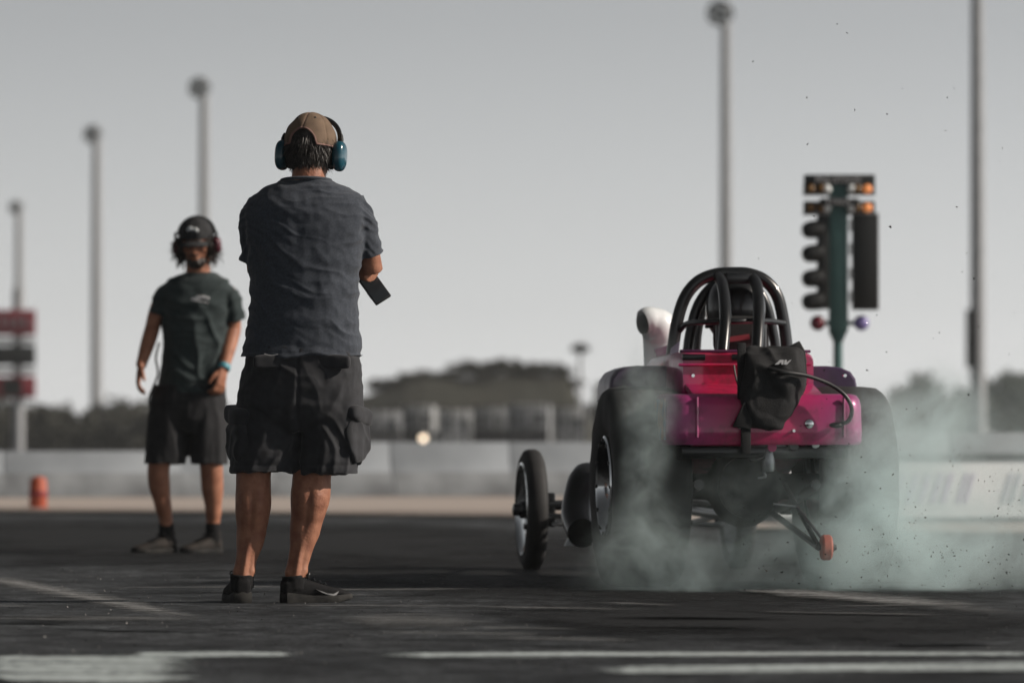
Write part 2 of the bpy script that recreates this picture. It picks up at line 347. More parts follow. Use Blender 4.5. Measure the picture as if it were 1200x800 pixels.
def worn(name, col, thr=.5, soft=.12, scale=3.0, sx=1, sy=1, base_rough=.55, edge=None, fade=.9):
    """a thin worn coat (paint, dust, concrete film) that is missing where a noise says so"""
    m = bpy.data.materials.new(name); m.use_nodes = True; t = m.node_tree; b = t.nodes['Principled BSDF']
    tc = t.nodes.new('ShaderNodeTexCoord'); mp = t.nodes.new('ShaderNodeMapping'); mp.inputs['Scale'].default_value = (sx, sy, 1)
    t.links.new(tc.outputs['Object'], mp.inputs[0])
    n = node(t, 'ShaderNodeTexNoise', Scale=scale, Detail=9.0, Roughness=.72); t.links.new(mp.outputs[0], n.inputs['Vector'])
    n2 = node(t, 'ShaderNodeTexNoise', Scale=28.0, Detail=5.0, Roughness=.7); t.links.new(tc.outputs['Object'], n2.inputs['Vector'])
    a1 = node(t, 'ShaderNodeMath', operation='MULTIPLY_ADD'); t.links.new(n.outputs['Fac'], a1.inputs[0]); a1.inputs[1].default_value = 2.2; a1.inputs[2].default_value = -1.1
    a2 = node(t, 'ShaderNodeMath', operation='MULTIPLY_ADD'); t.links.new(n2.outputs['Fac'], a2.inputs[0]); a2.inputs[1].default_value = 1.3; t.links.new(a1.outputs[0], a2.inputs[2])
    tot = a2.outputs[0]
    if edge:      # the coat thins out towards the rim of the strip (its UV)
        uv = t.nodes.new('ShaderNodeUVMap'); s = t.nodes.new('ShaderNodeSeparateXYZ'); t.links.new(uv.outputs[0], s.inputs[0])
        for k in (0, 1):
            q = node(t, 'ShaderNodeMath', operation='PINGPONG'); t.links.new(s.outputs[k], q.inputs[0]); q.inputs[1].default_value = .5
            rr = t.nodes.new('ShaderNodeMapRange'); rr.inputs['From Max'].default_value = edge[k]; rr.inputs['To Min'].default_value = -fade; rr.inputs['To Max'].default_value = 0
            t.links.new(q.outputs[0], rr.inputs['Value'])
            ad = node(t, 'ShaderNodeMath', operation='ADD'); t.links.new(tot, ad.inputs[0]); t.links.new(rr.outputs[0], ad.inputs[1]); tot = ad.outputs[0]
    mr = t.nodes.new('ShaderNodeMapRange'); mr.inputs['From Min'].default_value = thr - soft; mr.inputs['From Max'].default_value = thr + soft
    t.links.new(tot, mr.inputs['Value']); t.links.new(mr.outputs[0], b.inputs['Alpha'])
    cr = t.nodes.new('ShaderNodeValToRGB'); cr.color_ramp.elements[0].position = .3; cr.color_ramp.elements[1].position = .7
    cr.color_ramp.elements[0].color = (*[c * .6 for c in col], 1); cr.color_ramp.elements[1].color = (*col, 1)
    t.links.new(n2.outputs['Fac'], cr.inputs[0]); t.links.new(cr.outputs[0], b.inputs['Base Color'])
    b.inputs['Roughness'].default_value = base_rough; b.inputs['Specular IOR Level'].default_value = .25
    return m
M['line'] = worn('worn_white_paint', (.56, .63, .63), thr=.38, soft=.40, scale=2.4, sx=.8, sy=3, edge=(.10, .35))
M['smear'] = worn('smeared_white_paint', (.56, .63, .63), thr=.50, soft=.28, scale=1.5, sx=.7, sy=2.0, edge=(.25, .22))
M['dust'] = worn('pale_dust', (.15, .153, .153), thr=.50, soft=.5, scale=3.2, sx=.8, sy=2.6, base_rough=.95, edge=(.3, .5))
M['apron'] = worn('apron_concrete', (.50, .435, .39), thr=-.02, soft=.35, scale=.9, sx=.35, sy=1.0, base_rough=.9, edge=(.001, .34))
M['darkrubber'] = worn('laid_rubber', (.0045, .0049, .0053), thr=.06, soft=.45, scale=1.0, sx=1.4, sy=.6, base_rough=.8, edge=(.3, .4))

# ------------------------------------------------------------------ setting
g = MB(); g.v = [(-3000, -300, 0), (3000, -300, 0), (3000, 5000, 0), (-3000, 5000, 0)]; g.f = [(0, 1, 2, 3)]
struct(g.build('ground', M['asphalt'], smooth=False))
def strip(name, left, right, m, z):
    """a sheet between two polylines, with uv along and across"""
    me = bpy.data.meshes.new(name); n = len(left); vs_, fs = [], []
    for a, b in zip(left, right): vs_ += [(a[0], a[1], z), (b[0], b[1], z)]
    for i in range(n - 1): fs.append((2 * i, 2 * i + 1, 2 * i + 3, 2 * i + 2))
    me.from_pydata(vs_, [], fs); uv = me.uv_layers.new(name='UVMap')
    for p in me.polygons:
        for li in p.loop_indices:
            vi = me.loops[li].vertex_index; uv.data[li].uv = ((vi // 2) / (n - 1), vi % 2)
    me.materials.append(m); o = bpy.data.objects.new(name, me); C.objects.link(o); o['kind'] = 'structure'
    return o
def gx(px, D): return (px - 600) / FPX * D
def gD(py): return CAM_H * FPX / (py - 524)
def line(name, pts, m, z):      # pts: px, y_top, y_bottom in the picture plane -> ground
    L = [(gx(p, gD(a)), gD(a)) for p, a, b in pts]; Rr = [(gx(p, gD(b)), gD(b)) for p, a, b in pts]
    return strip(name, L, Rr, m, z)
line('painted_line', [(430, 764, 772), (600, 763, 772), (800, 763, 771), (1000, 763, 770), (1300, 763, 770)], M['line'], .004)
line('painted_line', [(690, 781, 793), (850, 778, 792), (1000, 776, 790), (1300, 774, 790)], M['line'], .005)
line('painted_line', [(150, 764, 774), (250, 764, 773), (350, 765, 772)], M['line'], .006)
line('paint_smear', [(-80, 764, 782), (40, 764, 808), (150, 764, 812), (270, 768, 812)], M['smear'], .008)
M['chalk'] = worn('chalky_dust', (.27, .275, .275), thr=.40, soft=.5, scale=3.2, sx=.8, sy=2.6, base_rough=.95, edge=(.25, .5))
line('dust_streak', [(-60, 664, 684), (20, 676, 692), (90, 690, 706), (170, 704, 722), (250, 714, 738)], M['chalk'], .004)
line('dust_streak', [(-60, 722, 732), (60, 722, 732), (160, 722, 732), (300, 722, 734)], M['dust'], .010)
line('dust_streak', [(380, 716, 742), (480, 718, 744), (600, 720, 748)], M['dust'], .012)
line('dust_streak', [(820, 686, 696), (950, 692, 706), (1080, 702, 720), (1260, 716, 742)], M['chalk'], .0145)
line('dust_streak', [(420, 626, 636), (520, 626, 638), (640, 630, 644)], M['dust'], .004)
line('laid_rubber', [(280, 634, 712), (460, 632, 716), (640, 634, 718), (860, 644, 718), (1100, 652, 718), (1400, 660, 720)], M['darkrubber'], .006)
line('laid_rubber', [(-250, 604, 660), (0, 606, 668), (300, 612, 672), (560, 616, 676), (900, 626, 690)], M['darkrubber'], .0085)
line('laid_rubber', [(560, 704, 740), (760, 706, 752), (1000, 710, 758), (1350, 716, 762)], M['darkrubber'], .0145)
q_ = random.Random(5)
for k in range(26):      # scuffs and thin dusty streaks left on the track
    y0 = q_.uniform(650, 758); x0 = q_.uniform(-60, 1150); wd = q_.uniform(90, 380); h_ = q_.uniform(1.6, 5.0) * (y0 - 524) / 200; sl_ = q_.uniform(-.012, .03)
    line('dust_streak' if k % 3 else 'laid_rubber', [(x0 + wd * t_, y0 + sl_ * wd * t_ + q_.uniform(-.6, .6), y0 + h_ + sl_ * wd * t_ + q_.uniform(-.6, .6)) for t_ in (0, .33, .66, 1)], M['dust'] if k % 3 else M['darkrubber'], .016 + k * .0004)
# sunlit concrete apron in front of the barriers
near = [(-22, 44), (-8, 45), (-3.5, 43), (-.9, 41), (1.1, 38.5), (1.6, 34.0), (3.0, 32), (7.5, 30)]
far = [(-22, 50.6), (-8, 55.5), (-3.5, 57.2), (-1.0, 58.1), (1.4, 58.9), (1.7, 37.0), (3.0, 37.5), (7.5, 39.1)]
strip('concrete_apron', near, far, M['apron'], .030)

# concrete barrier segments along the far edge of the track
def barrier_profile(h):
    return [(-.28, 0), (.28, 0), (.28, .07), (.17, .22), (.09, h * .66), (.075, h), (-.075, h), (-.09, h * .66), (-.17, .22), (-.28, .07)]
def barrier(p, q, h, label, group, banner=False):
    p, q = Vector((*p, 0)), Vector((*q, 0)); d = (q - p); L = d.length; d.normalize(); nx = Vector((d.y, -d.x, 0))
    o = empty('concrete_barrier', (p + q) / 2, math.atan2(d.y, d.x))
    mb = MB(); pr = barrier_profile(h)
    mb.rings([[(s * (L / 2 - .004), -a, b) for a, b in pr] for s in (-1, 1)])
    mb.build('barrier_body', M['concrete'], o, bevel=.01)
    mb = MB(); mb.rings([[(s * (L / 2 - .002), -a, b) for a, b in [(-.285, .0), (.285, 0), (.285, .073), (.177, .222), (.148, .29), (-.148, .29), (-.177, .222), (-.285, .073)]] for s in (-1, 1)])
    mb.build('darker_foot', M['concrete_dark'], o)  # darker concrete colour over the lower part of the barrier
    tag(o, label, 'barrier', group)
    return o
wall_pts = [(1.6, 37.2), (3.2, 37.77), (4.8, 38.33), (6.4, 38.9)]
mid_pts = [(6.2, 60.8), (3.4, 59.7), (1.3, 58.9), (-1.4, 57.9), (-4.0, 57.0)]
for wp, i in [(wall_pts, i) for i in range(len(wall_pts) - 1)] + [(mid_pts, i) for i in range(len(mid_pts) - 1)]:
    for k in range(2):
        a, b = Vector(wp[i]), Vector(wp[i + 1]); p, q = a.lerp(b, k / 2), a.lerp(b, (k + 1) / 2)
        barrier(p, q, .68 if wp is wall_pts else .63, 'tall pale concrete barrier segment ' + ('carrying the dark rail and banner' if wp is wall_pts else 'facing the track in front of the parked trailers'), 'barrier segments behind the banner' if wp is wall_pts else 'barrier segments facing the track')
lw = [(-3.7, 56.9), (-7.5, 55.5), (-12, 53.9), (-17, 52.1)]
for i in range(3):
    for k in range(2):
        a, b = Vector(lw[i]), Vector(lw[i + 1]); p, q = a.lerp(b, k / 2), a.lerp(b, (k + 1) / 2)
        barrier(p, q, .53, 'low pale concrete barrier segment behind the small orange marker', 'low concrete barrier segments')
# rail and printed banner on the right hand barrier
def banner(p, q):
    p, q = Vector((*p, 0)), Vector((*q, 0)); d = (q - p); L = d.length; d.normalize()
    o = empty('printed_banner', (p + q) / 2, math.atan2(d.y, d.x) + math.pi)
    return o, L
p0, p1 = Vector((6.4, 38.9)), Vector((1.6, 37.2))
d2 = (p1 - p0).normalized(); nrm = Vector((d2.y, -d2.x)); nrm = nrm if nrm.y < 0 else -nrm
def on_wall(s, off, z):
    q = p0 + d2 * s + nrm * off; return Vector((q.x, q.y, z))
mb = MB(); mb.tube([on_wall(0, .16, .50), on_wall(5, .16, .50)], .026, n=8)
rail = tag(mb.build('guard_rail', M['dark_steel']), 'dark steel rail running along the face of the barrier behind the banner', 'rail')
mb = MB()
mb.rings([[on_wall(s, .335, .06), on_wall(s, .235, .455), on_wall(s, .225, .455), on_wall(s, .325, .06)] for s in (.1, 4.9)])
M['banner'] = mat('banner_vinyl', (.60, .63, .64), (.5, .54, .55), rough=.6, scale=1.2)
M['banner_ink'] = mat('violet_ink', (.42, .38, .50), (.36, .42, .45), rough=.6, scale=2.0)
ban = tag(mb.build('printed_banner', M['banner'], smooth=False), 'pale vinyl banner with slanted violet lettering on the barrier', 'banner')
for s0, wd in [(1.0 + .185 * k, (.17, .12, .19, .10, .15)[k % 5]) for k in range(19) if k not in (4, 12)]:
    mb = MB(); pl = [(s0, .16), (s0 - wd * .3, .16), (s0 - wd * .3 - .10, .38), (s0 - .10, .38)]
    for a, b in ((0, 0), (wd * .55, 0)):
        mb.rings([[on_wall(s + a, .337 - (z - .06) * .253 + o_, z) for s, z in pl] for o_ in (.004, .006)])
    mb.build('letter', M['banner_ink'], ban, smooth=False)

# ------------------------------------------------------------------ background: bank, trees, vans
prof = [(-150, 2.2), (-60, 2.0), (-30, 2.1), (-20, 2.0), (-12, 2.3), (-8, 3.1), (-5, 3.75), (-2, 4.1), (1, 4.2), (2.9, 4.2), (3.3, 2.4), (4.4, 1.2), (20, 1.0), (150, 1.0)]
xs = np.concatenate([np.linspace(-150, -32, 40), np.linspace(-31, 8, 120), np.linspace(10, 150, 30)])
hts = np.interp(xs, [p[0] for p in prof], [p[1] for p in prof])
mb = MB()
rows = [(238, .0), (242, .45), (246, .85), (250, 1), (262, .9), (300, 0)]
nz = noise3(np.stack([xs * .35, xs * 0, xs * 0], 1), 3) * .35 + noise3(np.stack([xs * 1.1, xs * 0 + 5, xs * 0], 1), 4) * .18
mb.rings([[(x, y + 1.5 * math.sin(x * .3), max(-.2, (h + n_ * k) * k - .02)) for x, h, n_ in zip(xs, hts, nz)] for y, k in rows], cap=False, closed=False)
struct(mb.build('hill', M['grass_bank'], angle=180))

def crown(mb, c, r, n, size, seed):
    q = random.Random(seed); c = Vector(c)
    clumps = [(Vector((q.gauss(0, .45), q.gauss(0, .45), q.uniform(-.75, .85))), q.uniform(.28, .55)) for _ in range(16)]
    for i in range(n):
        cc, cr = q.choice(clumps); d = Vector((q.gauss(0, 1), q.gauss(0, 1), q.gauss(0, 1))).normalized() * cr * q.random() ** .4
        p = cc + d; p = c + Vector((p.x * r[0], p.y * r[1], p.z * r[2]))
        a = Vector((q.gauss(0, 1), q.gauss(0, 1), q.gauss(0, .7))).normalized(); b = a.cross(Vector((q.gauss(0, 1), q.gauss(0, 1), q.gauss(0, 1)))).normalized()
        s = size * q.uniform(.6, 1.3); k = len(mb.v)
        mb.v += [tuple(p - a * s), tuple(p + b * s * .5), tuple(p + a * s), tuple(p - b * s * .5)]; mb.f.append((k, k + 1, k + 2, k + 3))
def mesh_raw(name, mb, m):
    me = bpy.data.meshes.new(name); me.from_pydata(mb.v, [], mb.f); me.materials.append(m); return me
def make_tree(seed, h, r, m, name, n=1500, size=.22):
    o = empty(name); mb = MB()
    q = random.Random(seed)
    mb.tube([(0, 0, -.3), (.05 * h * q.uniform(-1, 1), 0, h * .3), (0, 0, h * .62)], [.05 * h, .035 * h, .015 * h], n=8, sub=3)
    for k in range(5):
        a = k * 1.256 + q.random(); z0 = h * q.uniform(.25, .5)
        mb.tube([(0, 0, z0), (math.cos(a) * r * .35, math.sin(a) * r * .35, z0 + h * .15), (math.cos(a) * r * .7, math.sin(a) * r * .7, z0 + h * .25)], [.02 * h, .013 * h, .006 * h], n=6)
    mb.build('trunk', M['bark'], o)
    mb = MB(); crown(mb, (0, 0, h * .6), (r, r, h * .44), n, size, seed)
    c = bpy.data.objects.new('crown', mesh_raw('crown', mb, m)); C.objects.link(c); c.parent = o
    return o
protoA = make_tree(1, 4.0, 1.7, M['leaf'], 'leafy_tree'); protoB = make_tree(2, 4.0, 1.5, M['leaf'], 'leafy_tree')
protoC = make_tree(3, 1.5, .9, M['leaf_dry'], 'bush', 900, .13); protoD = make_tree(5, 1.5, 1.0, M['leaf_dry'], 'bush', 900, .13)
used = set()
def plant(proto, loc, s, rz, label, cat, group):
    o = proto if proto.name not in used else dup(proto)
    used.add(proto.name)
    o.location = loc; o.scale = s; o.rotation_euler = (0, 0, rz); tag(o, label, cat, group)
for k, (px, ytop, D, wpx) in enumerate([(1052, 458, 262, 40), (1078, 436, 265, 52), (1110, 464, 255, 48), (1138, 452, 262, 46), (1168, 440, 258, 54), (1196, 436, 268, 50), (1224, 438, 262, 50), (1022, 470, 270, 40), (720, 452, 266, 54), (760, 462, 260, 60), (800, 466, 266, 60)]):
    h = CAM_H + (524 - ytop) / FPX * D; wd = wpx / FPX * D
    lab = ('green leafy tree beyond the barrier around the tall pole base' if px > 900 else 'green leafy tree standing past the end of the grassy bank')
    plant((protoA, protoB)[k % 2], (gx(px, D), D, 0), (wd / 3.0, wd / 3.0, h / 4.05), k * 1.3, lab, 'tree', 'trees beyond the right barrier' if px > 900 else 'trees past the grassy bank')
for k in range(30):
    px = 440 + k * 8.4 + rng.uniform(-3, 3); D = 247; x = gx(px, D); zz = float(np.interp(x, xs, hts)) - .35
    s = rng.uniform(.4, .62) * (1.5 if k in (13, 17, 18) else 1)
    plant((protoC, protoD)[k % 2], (x, D + rng.uniform(0, 4), zz + .12), (s * 1.1, s * 1.1, s * .75), k * 2.1, 'scrubby bush growing along the crest of the grassy bank', 'bush', 'bushes on the bank')
for k in range(22):
    px = -20 + k * 12 + rng.uniform(-4, 4); D = 236; x = gx(px, D)
    s = rng.uniform(.8, 1.25)
    plant((protoC, protoD)[k % 2], (x, D + rng.uniform(-3, 3), .0), (s * 1.2, s * 1.2, s * rng.uniform(1.1, 1.6)), k * 1.7, 'dark scrub bush in the hedge below the scoreboard and poles', 'bush', 'hedge bushes far behind the low barrier')

def trailer(px, D, wpx, h, label, body, lower, seed):
    q = random.Random(seed); L = wpx / FPX * D; o = empty('parked_trailer', (gx(px, D), D, 0), R(q.uniform(-6, 6)))
    mb = MB(); mb.box((0, 0, .55 + (h - .55) / 2), (L, 2.2, h - .55)); b = mb.build('trailer_body', body, o, bevel=.08)
    mb = MB(); mb.box((0, -1.115, .95), (L * .96, .02, .55)); mb.build('lower_panel', lower, o)
    for s in (-.28, .28):
        mb = MB(); mb.box((L * s, -1.12, h - .5), (L * .2, .03, .38)); mb.build('window', M['glass'], o)
    for s in (-.2, .2):
        for y in (-1.0, 1.0):
            mb = MB(); mb.lathe([(.12, -.11), (.33, -.11), (.36, -.06), (.36, .06), (.33, .11), (.12, .11)], (L * s, y, .36), (0, 1, 0), 20); mb.build('wheel', M['rubber'], o)
    mb = MB(); mb.tube([(-L / 2, 0, .5), (-L / 2 - .7, 0, .45)], .05, 8); mb.build('drawbar', M['dark_steel'], o)
    tag(o, label, 'trailer', 'trailers parked below the bank')
for i, (px, wpx, h, lab, b, l) in enumerate([
        (446, 46, 1.8, 'dull grey trailer parked below the low end of the bank', 'sign_grey', 'van_dark'),
        (492, 36, 2.05, 'white trailer with dark lower panel above the lit lamp', 'van_white', 'van_dark'),
        (533, 34, 1.85, 'white trailer with grey lower panel parked below the bank', 'van_white', 'sign_grey'),
        (576, 40, 2.0, 'long white trailer with black lower half parked below the bank crest', 'van_white', 'van_dark'),
        (620, 50, 2.05, 'grey trailer with black lower half under the highest part of the bank', 'sign_grey', 'van_dark'),
        (668, 36, 1.95, 'pale trailer at the end of the grassy bank by the lamp post', 'van_white', 'sign_grey')]):
    trailer(px, 175 + i % 2 * 5, wpx, h, lab, M[b], M[l], i)
# wire fence with posts between the trailers and the barrier
fo = empty('wire_fence', (gx(555, 140), 140, 0))
for k in range(19):
    x_ = gx(432 + k * 14, 140) - gx(555, 140) + rng.uniform(-.05, .05); mb = MB(); mb.tube([(x_, 0, 0), (x_, 0, 1.75 + rng.uniform(-.08, .08))], .035, 8); mb.build('fence_post', M['dark_steel'], fo)
for z in (.35, .9, 1.3, 1.68):
    mb = MB(); mb.tube([(gx(430, 140) - gx(555, 140), 0, z), (gx(686, 140) - gx(555, 140), 0, z)], .012, 6); mb.build('fence_wire', M['dark_steel'], fo)
tag(fo, 'wire fence with thin dark posts in front of the parked trailers', 'fence')
# lit marker lamp behind the barrier
p = at(496, 513, 165); o = empty('marker_lamp', (p.x, p.y, 0)); mb = MB(); mb.tube([(0, 0, 0), (0, 0, p.z - .1)], .04, 8); mb.build('post', M['dark_steel'], o)
mb = MB(); mb.lathe([(.05, -.16), (.12, -.13), (.13, .10), (.05, .16)], (0, .06, p.z), n=16); mb.build('lamp_housing', M['post'], o)
mb = MB(); mb.ell((0, -.09, p.z), (.10, .04, .10)); mb.build('bulb', M['bulb_warm'], o)
tag(o, 'small lit marker lamp on a short post in front of the parked trailers', 'lamp')
# small lamp post by the bank end
p = at(680, 408, 230); o = empty('lamp_post', (p.x, p.y, 0)); mb = MB(); mb.tube([(0, 0, 0), (0, 0, p.z)], [.11, .07], 10); mb.build('post', M['post'], o)
mb = MB(); mb.lathe([(.1, -.22), (.42, -.12), (.48, 0), (.35, .14), (.08, .24)], (0, 0, p.z), n=20); mb.build('lamp_head', M['dark_steel'], o)
tag(o, 'short lamp post with round head at the end of the grassy bank', 'lamp post')

# tall floodlight poles
def flood(px, ytop, D, r, label, side=-1, cabinet=False, fat=False):
    top = at(px, ytop, D); o = empty('floodlight_pole', (top.x, D, 0))
    mb = MB(); mb.tube([(0, 0, 0), (0, 0, 1.2), (0, 0, top.z * .5), (0, 0, top.z)], [r * 1.15, r * 1.1, r, r * .8], 16); mb.build('pole', M['post'], o)
    hc_ = Vector((side * .30, -.1, top.z - .55))
    mb = MB(); mb.tube([hc_ + Vector((math.cos(a_) * .62, 0, math.sin(a_) * .62)) for a_ in [2 * math.pi * k / 24 for k in range(25)]], .05, 8); mb.tube([hc_, Vector((0, 0, top.z - .55))], .06, 8); mb.build('ring_frame', M['dark_steel'], o)
    for k in range(6):
        lp = hc_ + (Vector((math.cos(k * 1.2566) * .42, -.05, math.sin(k * 1.2566) * .42)) if k < 5 else Vector((0, -.05, 0)))
        mb = MB(); mb.lathe([(.05, .28), (.17, .2), (.26, -.08), (.27, -.13), (.23, -.14), (.04, -.05)], lp, (0.05, .85, .45), 18)
        l = mb.build('lamp', M['dark_steel'], o)
        mb = MB(); mb.ell(lp + Vector((0, -.09, -.05)), (.21, .05, .21)); mb.build('lens', M['lens_clear'], l)
    if cabinet:
        mb = MB(); mb.box((-.20, -.2, 3.75), (.30, .5, 1.7)); mb.build('cabinet', M['dark_steel'], o, bevel=.03)
    mb = MB(); mb.lathe([(r * 2.2, 0), (r * 2.2, .25), (r * 1.6, .3)], n=20); mb.build('base_plate', M['concrete_dark'], o)
    tag(o, label, 'floodlight', 'floodlight poles')
flood(22, 236, 470, .42, 'floodlight pole rising behind the red and black scoreboard')
flood(113, 148, 360, .38, 'floodlight pole standing alone between scoreboard and walking man')
flood(239, 92, 310, .34, 'floodlight pole rising behind the walking man in black cap')
flood(851, 2, 255, .30, 'floodlight pole rising behind the roll cage of the race car')
flood(1146, -70, 150, .21, 'floodlight pole with dark cabinet rising among the trees beyond the banner', cabinet=True)

# scoreboard
D = 140; o = empty('scoreboard', (gx(21, D), D, 0))
mb = MB(); mb.tube([(0, .12, 0), (0, .12, 4.9)], .16, 12); mb.build('post', M['post'], o)
def panel(y0, y1, m, name):
    a = at(-48, y0, D); b = at(42, y1, D); mb = MB(); mb.box(((a.x + b.x) / 2 - gx(21, D), -.1, (a.z + b.z) / 2), (b.x - a.x, .22, a.z - b.z)); return mb.build(name, m, o, bevel=.02)
pt = panel(363, 393, M['sign_red'], 'name_panel'); panel(405, 428, M['sign_black'], 'display_panel'); pb = panel(441, 466, M['sign_red'], 'number_panel')
panel(396, 403, M['sign_grey'], 'trim_board'); panel(431, 438, M['sign_grey'], 'trim_board')
for x in (-14, 9): 
    a = at(x - 5, 443, D); b = at(x + 6, 464, D); mb = MB(); mb.box(((a.x + b.x) / 2 - gx(21, D), -.22, (a.z + b.z) / 2), (b.x - a.x, .03, a.z - b.z)); mb.build('digit_window', M['sign_black'], pb)
a = at(21, 443, D); b = at(26, 464, D); mb = MB(); mb.box((0, -.22, (a.z + b.z) / 2), (.26, .03, a.z - b.z)); mb.build('digit_window', M['sign_black'], pb)
def text(s, size, m, parent, loc, rot=(R(90), 0, 0), name='lettering', depth=.003, shear=0):
    cu = bpy.data.curves.new(name, 'FONT'); cu.body = s; cu.size = size; cu.extrude = depth; cu.align_x = 'CENTER'; cu.align_y = 'CENTER'; cu.shear = shear
    t = bpy.data.objects.new(name, cu); C.objects.link(t); dg = bpy.context.evaluated_depsgraph_get(); dg.update()
    me = bpy.data.meshes.new_from_object(t.evaluated_get(dg)); bpy.data.objects.remove(t)
    me.materials.clear(); me.materials.append(m); ob = bpy.data.objects.new(name, me); C.objects.link(ob); ob.parent = parent; ob.location = loc; ob.rotation_euler = rot; return ob
a = at(12, 378, D)
for k in range(7):      # pale lettering, too soft in the photograph to read
    mb = MB(); mb.box((-1.15 + k * .23, -.225, a.z), (.06, .012, .30)); mb.box((-1.10 + k * .23, -.224, a.z + (.12 if k % 2 else -.08)), (.13, .012, .06)); mb.build('lettering', M['sign_grey'], pt, smooth=False)
tag(o, 'red and black scoreboard with three panels on a grey post', 'scoreboard')

# small orange marker
D = 46; o = empty('orange_marker', (gx(45, D), D, 0))
mb = MB(); mb.lathe([(.098, 0), (.10, .03), (.08, .04)], n=24); mb.build('base', M['orange'], o)
mb = MB(); mb.lathe([(.080, .035), (.078, .12), (.084, .13), (.084, .18), (.078, .19), (.076, .27), (.06, .3), (.02, .31)], n=24); mb.build('drum', M['orange'], o)
mb = MB(); mb.lathe([(.0855, .135), (.0855, .178)], n=24, cap=False); mb.build('dark_band', M['sign_red'], o)
tag(o, 'small orange plastic marker drum on the track edge', 'marker')

# ------------------------------------------------------------------ starting light tree
D = 38.0; o = empty('starting_light_tree', (gx(982, D), D, 0)); K = FPX / D
def tx(px): return (px - 982) / K
def tz(py): return CAM_H + (524 - py) / K
def tbox(px0, px1, y0, y1, d, m, name, y=0, par=None, bevel=.006):
    mb = MB(); mb.box((tx((px0 + px1) / 2), y, tz((y0 + y1) / 2)), ((px1 - px0) / K, d, (y1 - y0) / K)); return mb.build(name, m, par or o, bevel=bevel)
mb = MB(); mb.tube([(0, 0, 0), (0, 0, tz(396))], .035, 14); mb.build('stand_pipe', M['teal_post'], o)
mb = MB(); mb.lathe([(.24, 0), (.24, .02), (.06, .035), (.05, .1)], n=24); mb.build('base_plate', M['dark_steel'], o)
tbox(971.5, 993.5, 207, 388, .12, M['teal_post'], 'column')
mb = MB(); mb.lathe([(.072, 0), (.036, -.08)], (0, 0, tz(388)), (0, 0, 1), 16); mb.build('column_collar', M['teal_post'], o)
s1 = tbox(942, 1025, 205, 217, .10, M['sign_black'], 'sign_strip', -.03); s2 = tbox(960, 1006, 233, 242, .10, M['sign_black'], 'sign_strip', -.07)
text('PRE-STAGE', .07, M['white_print'], s1, (0, -.084, tz(211.5))); text('STAGE', .062, M['white_print'], s2, (0, -.125, tz(237.5)))
for y0, y1 in ((215, 227), (236, 250)):
    for a, b in ((942, 972), (993, 1025)):
        h = tbox(a, b, y0, y1, .16, M['sign_black'], 'lamp_housing')
        tbox(a - 1, b + 1, y1, y1 + 1.6, .17, M['post'], 'trim', par=h)
        for px in ((949, 962, 968.5) if a < 970 else (997, 1004, 1016)):
            yy = (y0 + y1) / 2 + 1; lit = px == 1016; clear = px in (968.5, 997)
            mb = MB(); mb.ell((tx(px), -.085, tz(yy)), (.034, .03, .034), 16, 10)
            mb.build('bulb', M['lens_clear'] if clear else (M['bulb_amber'] if lit else M['bulb_off']), h)
lb = tbox(958, 971, 252, 362, .16, M['sign_black'], 'lamp_box'); rb = tbox(999, 1028, 250, 363, .16, M['sign_black'], 'lamp_box')
tbox(1028, 1029.5, 250, 363, .165, M['post'], 'edge_trim', par=rb)
for y in (268, 296, 325, 352):
    mb = MB(); mb.lathe([(.066, 0), (.069, .02), (.064, .10), (.052, .135), (.03, .15)], (tx(963), -.03, tz(y)), (-1, -.25, -.12), 24); v = mb.build('lamp_visor', M['sign_black'], o)
    mb = MB(); mb.box((tx(996.5), -.02, tz(y - 4)), (.02, .08, .085)); mb.build('lens_edge', M['lens_clear'], o)
for px, m in ((958, 'lens_red'), (1009, 'lens_violet')):
    mb = MB(); mb.lathe([(.02, -.04), (.055, -.03), (.058, .01), (.04, .035), (.01, .045)], (tx(px), -.03, tz(378.5)), (0, -1, 0), 24); mb.build('reflector', M[m], o)
mb = MB(); mb.tube([(tx(958), 0, tz(378.5)), (tx(1009), 0, tz(378.5))], .018, 10); mb.build('reflector_bar', M['teal_post'], o)
tag(o, 'starting light tree with black lamp boxes on a teal column', 'traffic light')

# ------------------------------------------------------------------ people
def hand(mb, wr, f, n, side, curl=(.35, .5, .35), s=1.0, spread=.09):
    """wr wrist, f finger direction, n the way the palm faces, side = +1/-1: thumb along side*(f x n)"""
    wr, f, n = Vector(wr), Vector(f).normalized(), Vector(n); n = (n - f * n.dot(f)).normalized(); l = f.cross(n) * side
    P = lambda a, b, c: wr + f * (a * s) + l * (b * s) + n * (c * s)
    for b, r in ((.022, .017), (.004, .018), (-.015, .016)):
        mb.tube([P(-.01, b * .6, 0), P(.045, b, 0), P(.09, b * 1.25, 0)], [.018 * s, r * s, .013 * s], 10)
    for b, L, sp in ((.031, .072, 1.3), (.010, .082, .4), (-.011, .076, -.5), (-.031, .058, -1.5)):
        p = P(.088, b, 0); a = 0; pts = [P(.07, b * .9, 0), p]
        for k, c in enumerate(curl):
            a += c; d = f * math.cos(a) + n * math.sin(a) + l * (sp * spread * .8)
            p = p + d.normalized() * (L * s * (.46, .31, .23)[k]); pts.append(p)
        mb.tube(pts, [.0092 * s, .0092 * s, .0086 * s, .0078 * s, .0062 * s], 8, sub=2)
    mb.tube([P(.012, .02, .004), P(.04, .045, .012), P(.068, .056, .022), P(.092, .056, .032)], [.014 * s, .0125 * s, .0105 * s, .0075 * s], 8, sub=2)

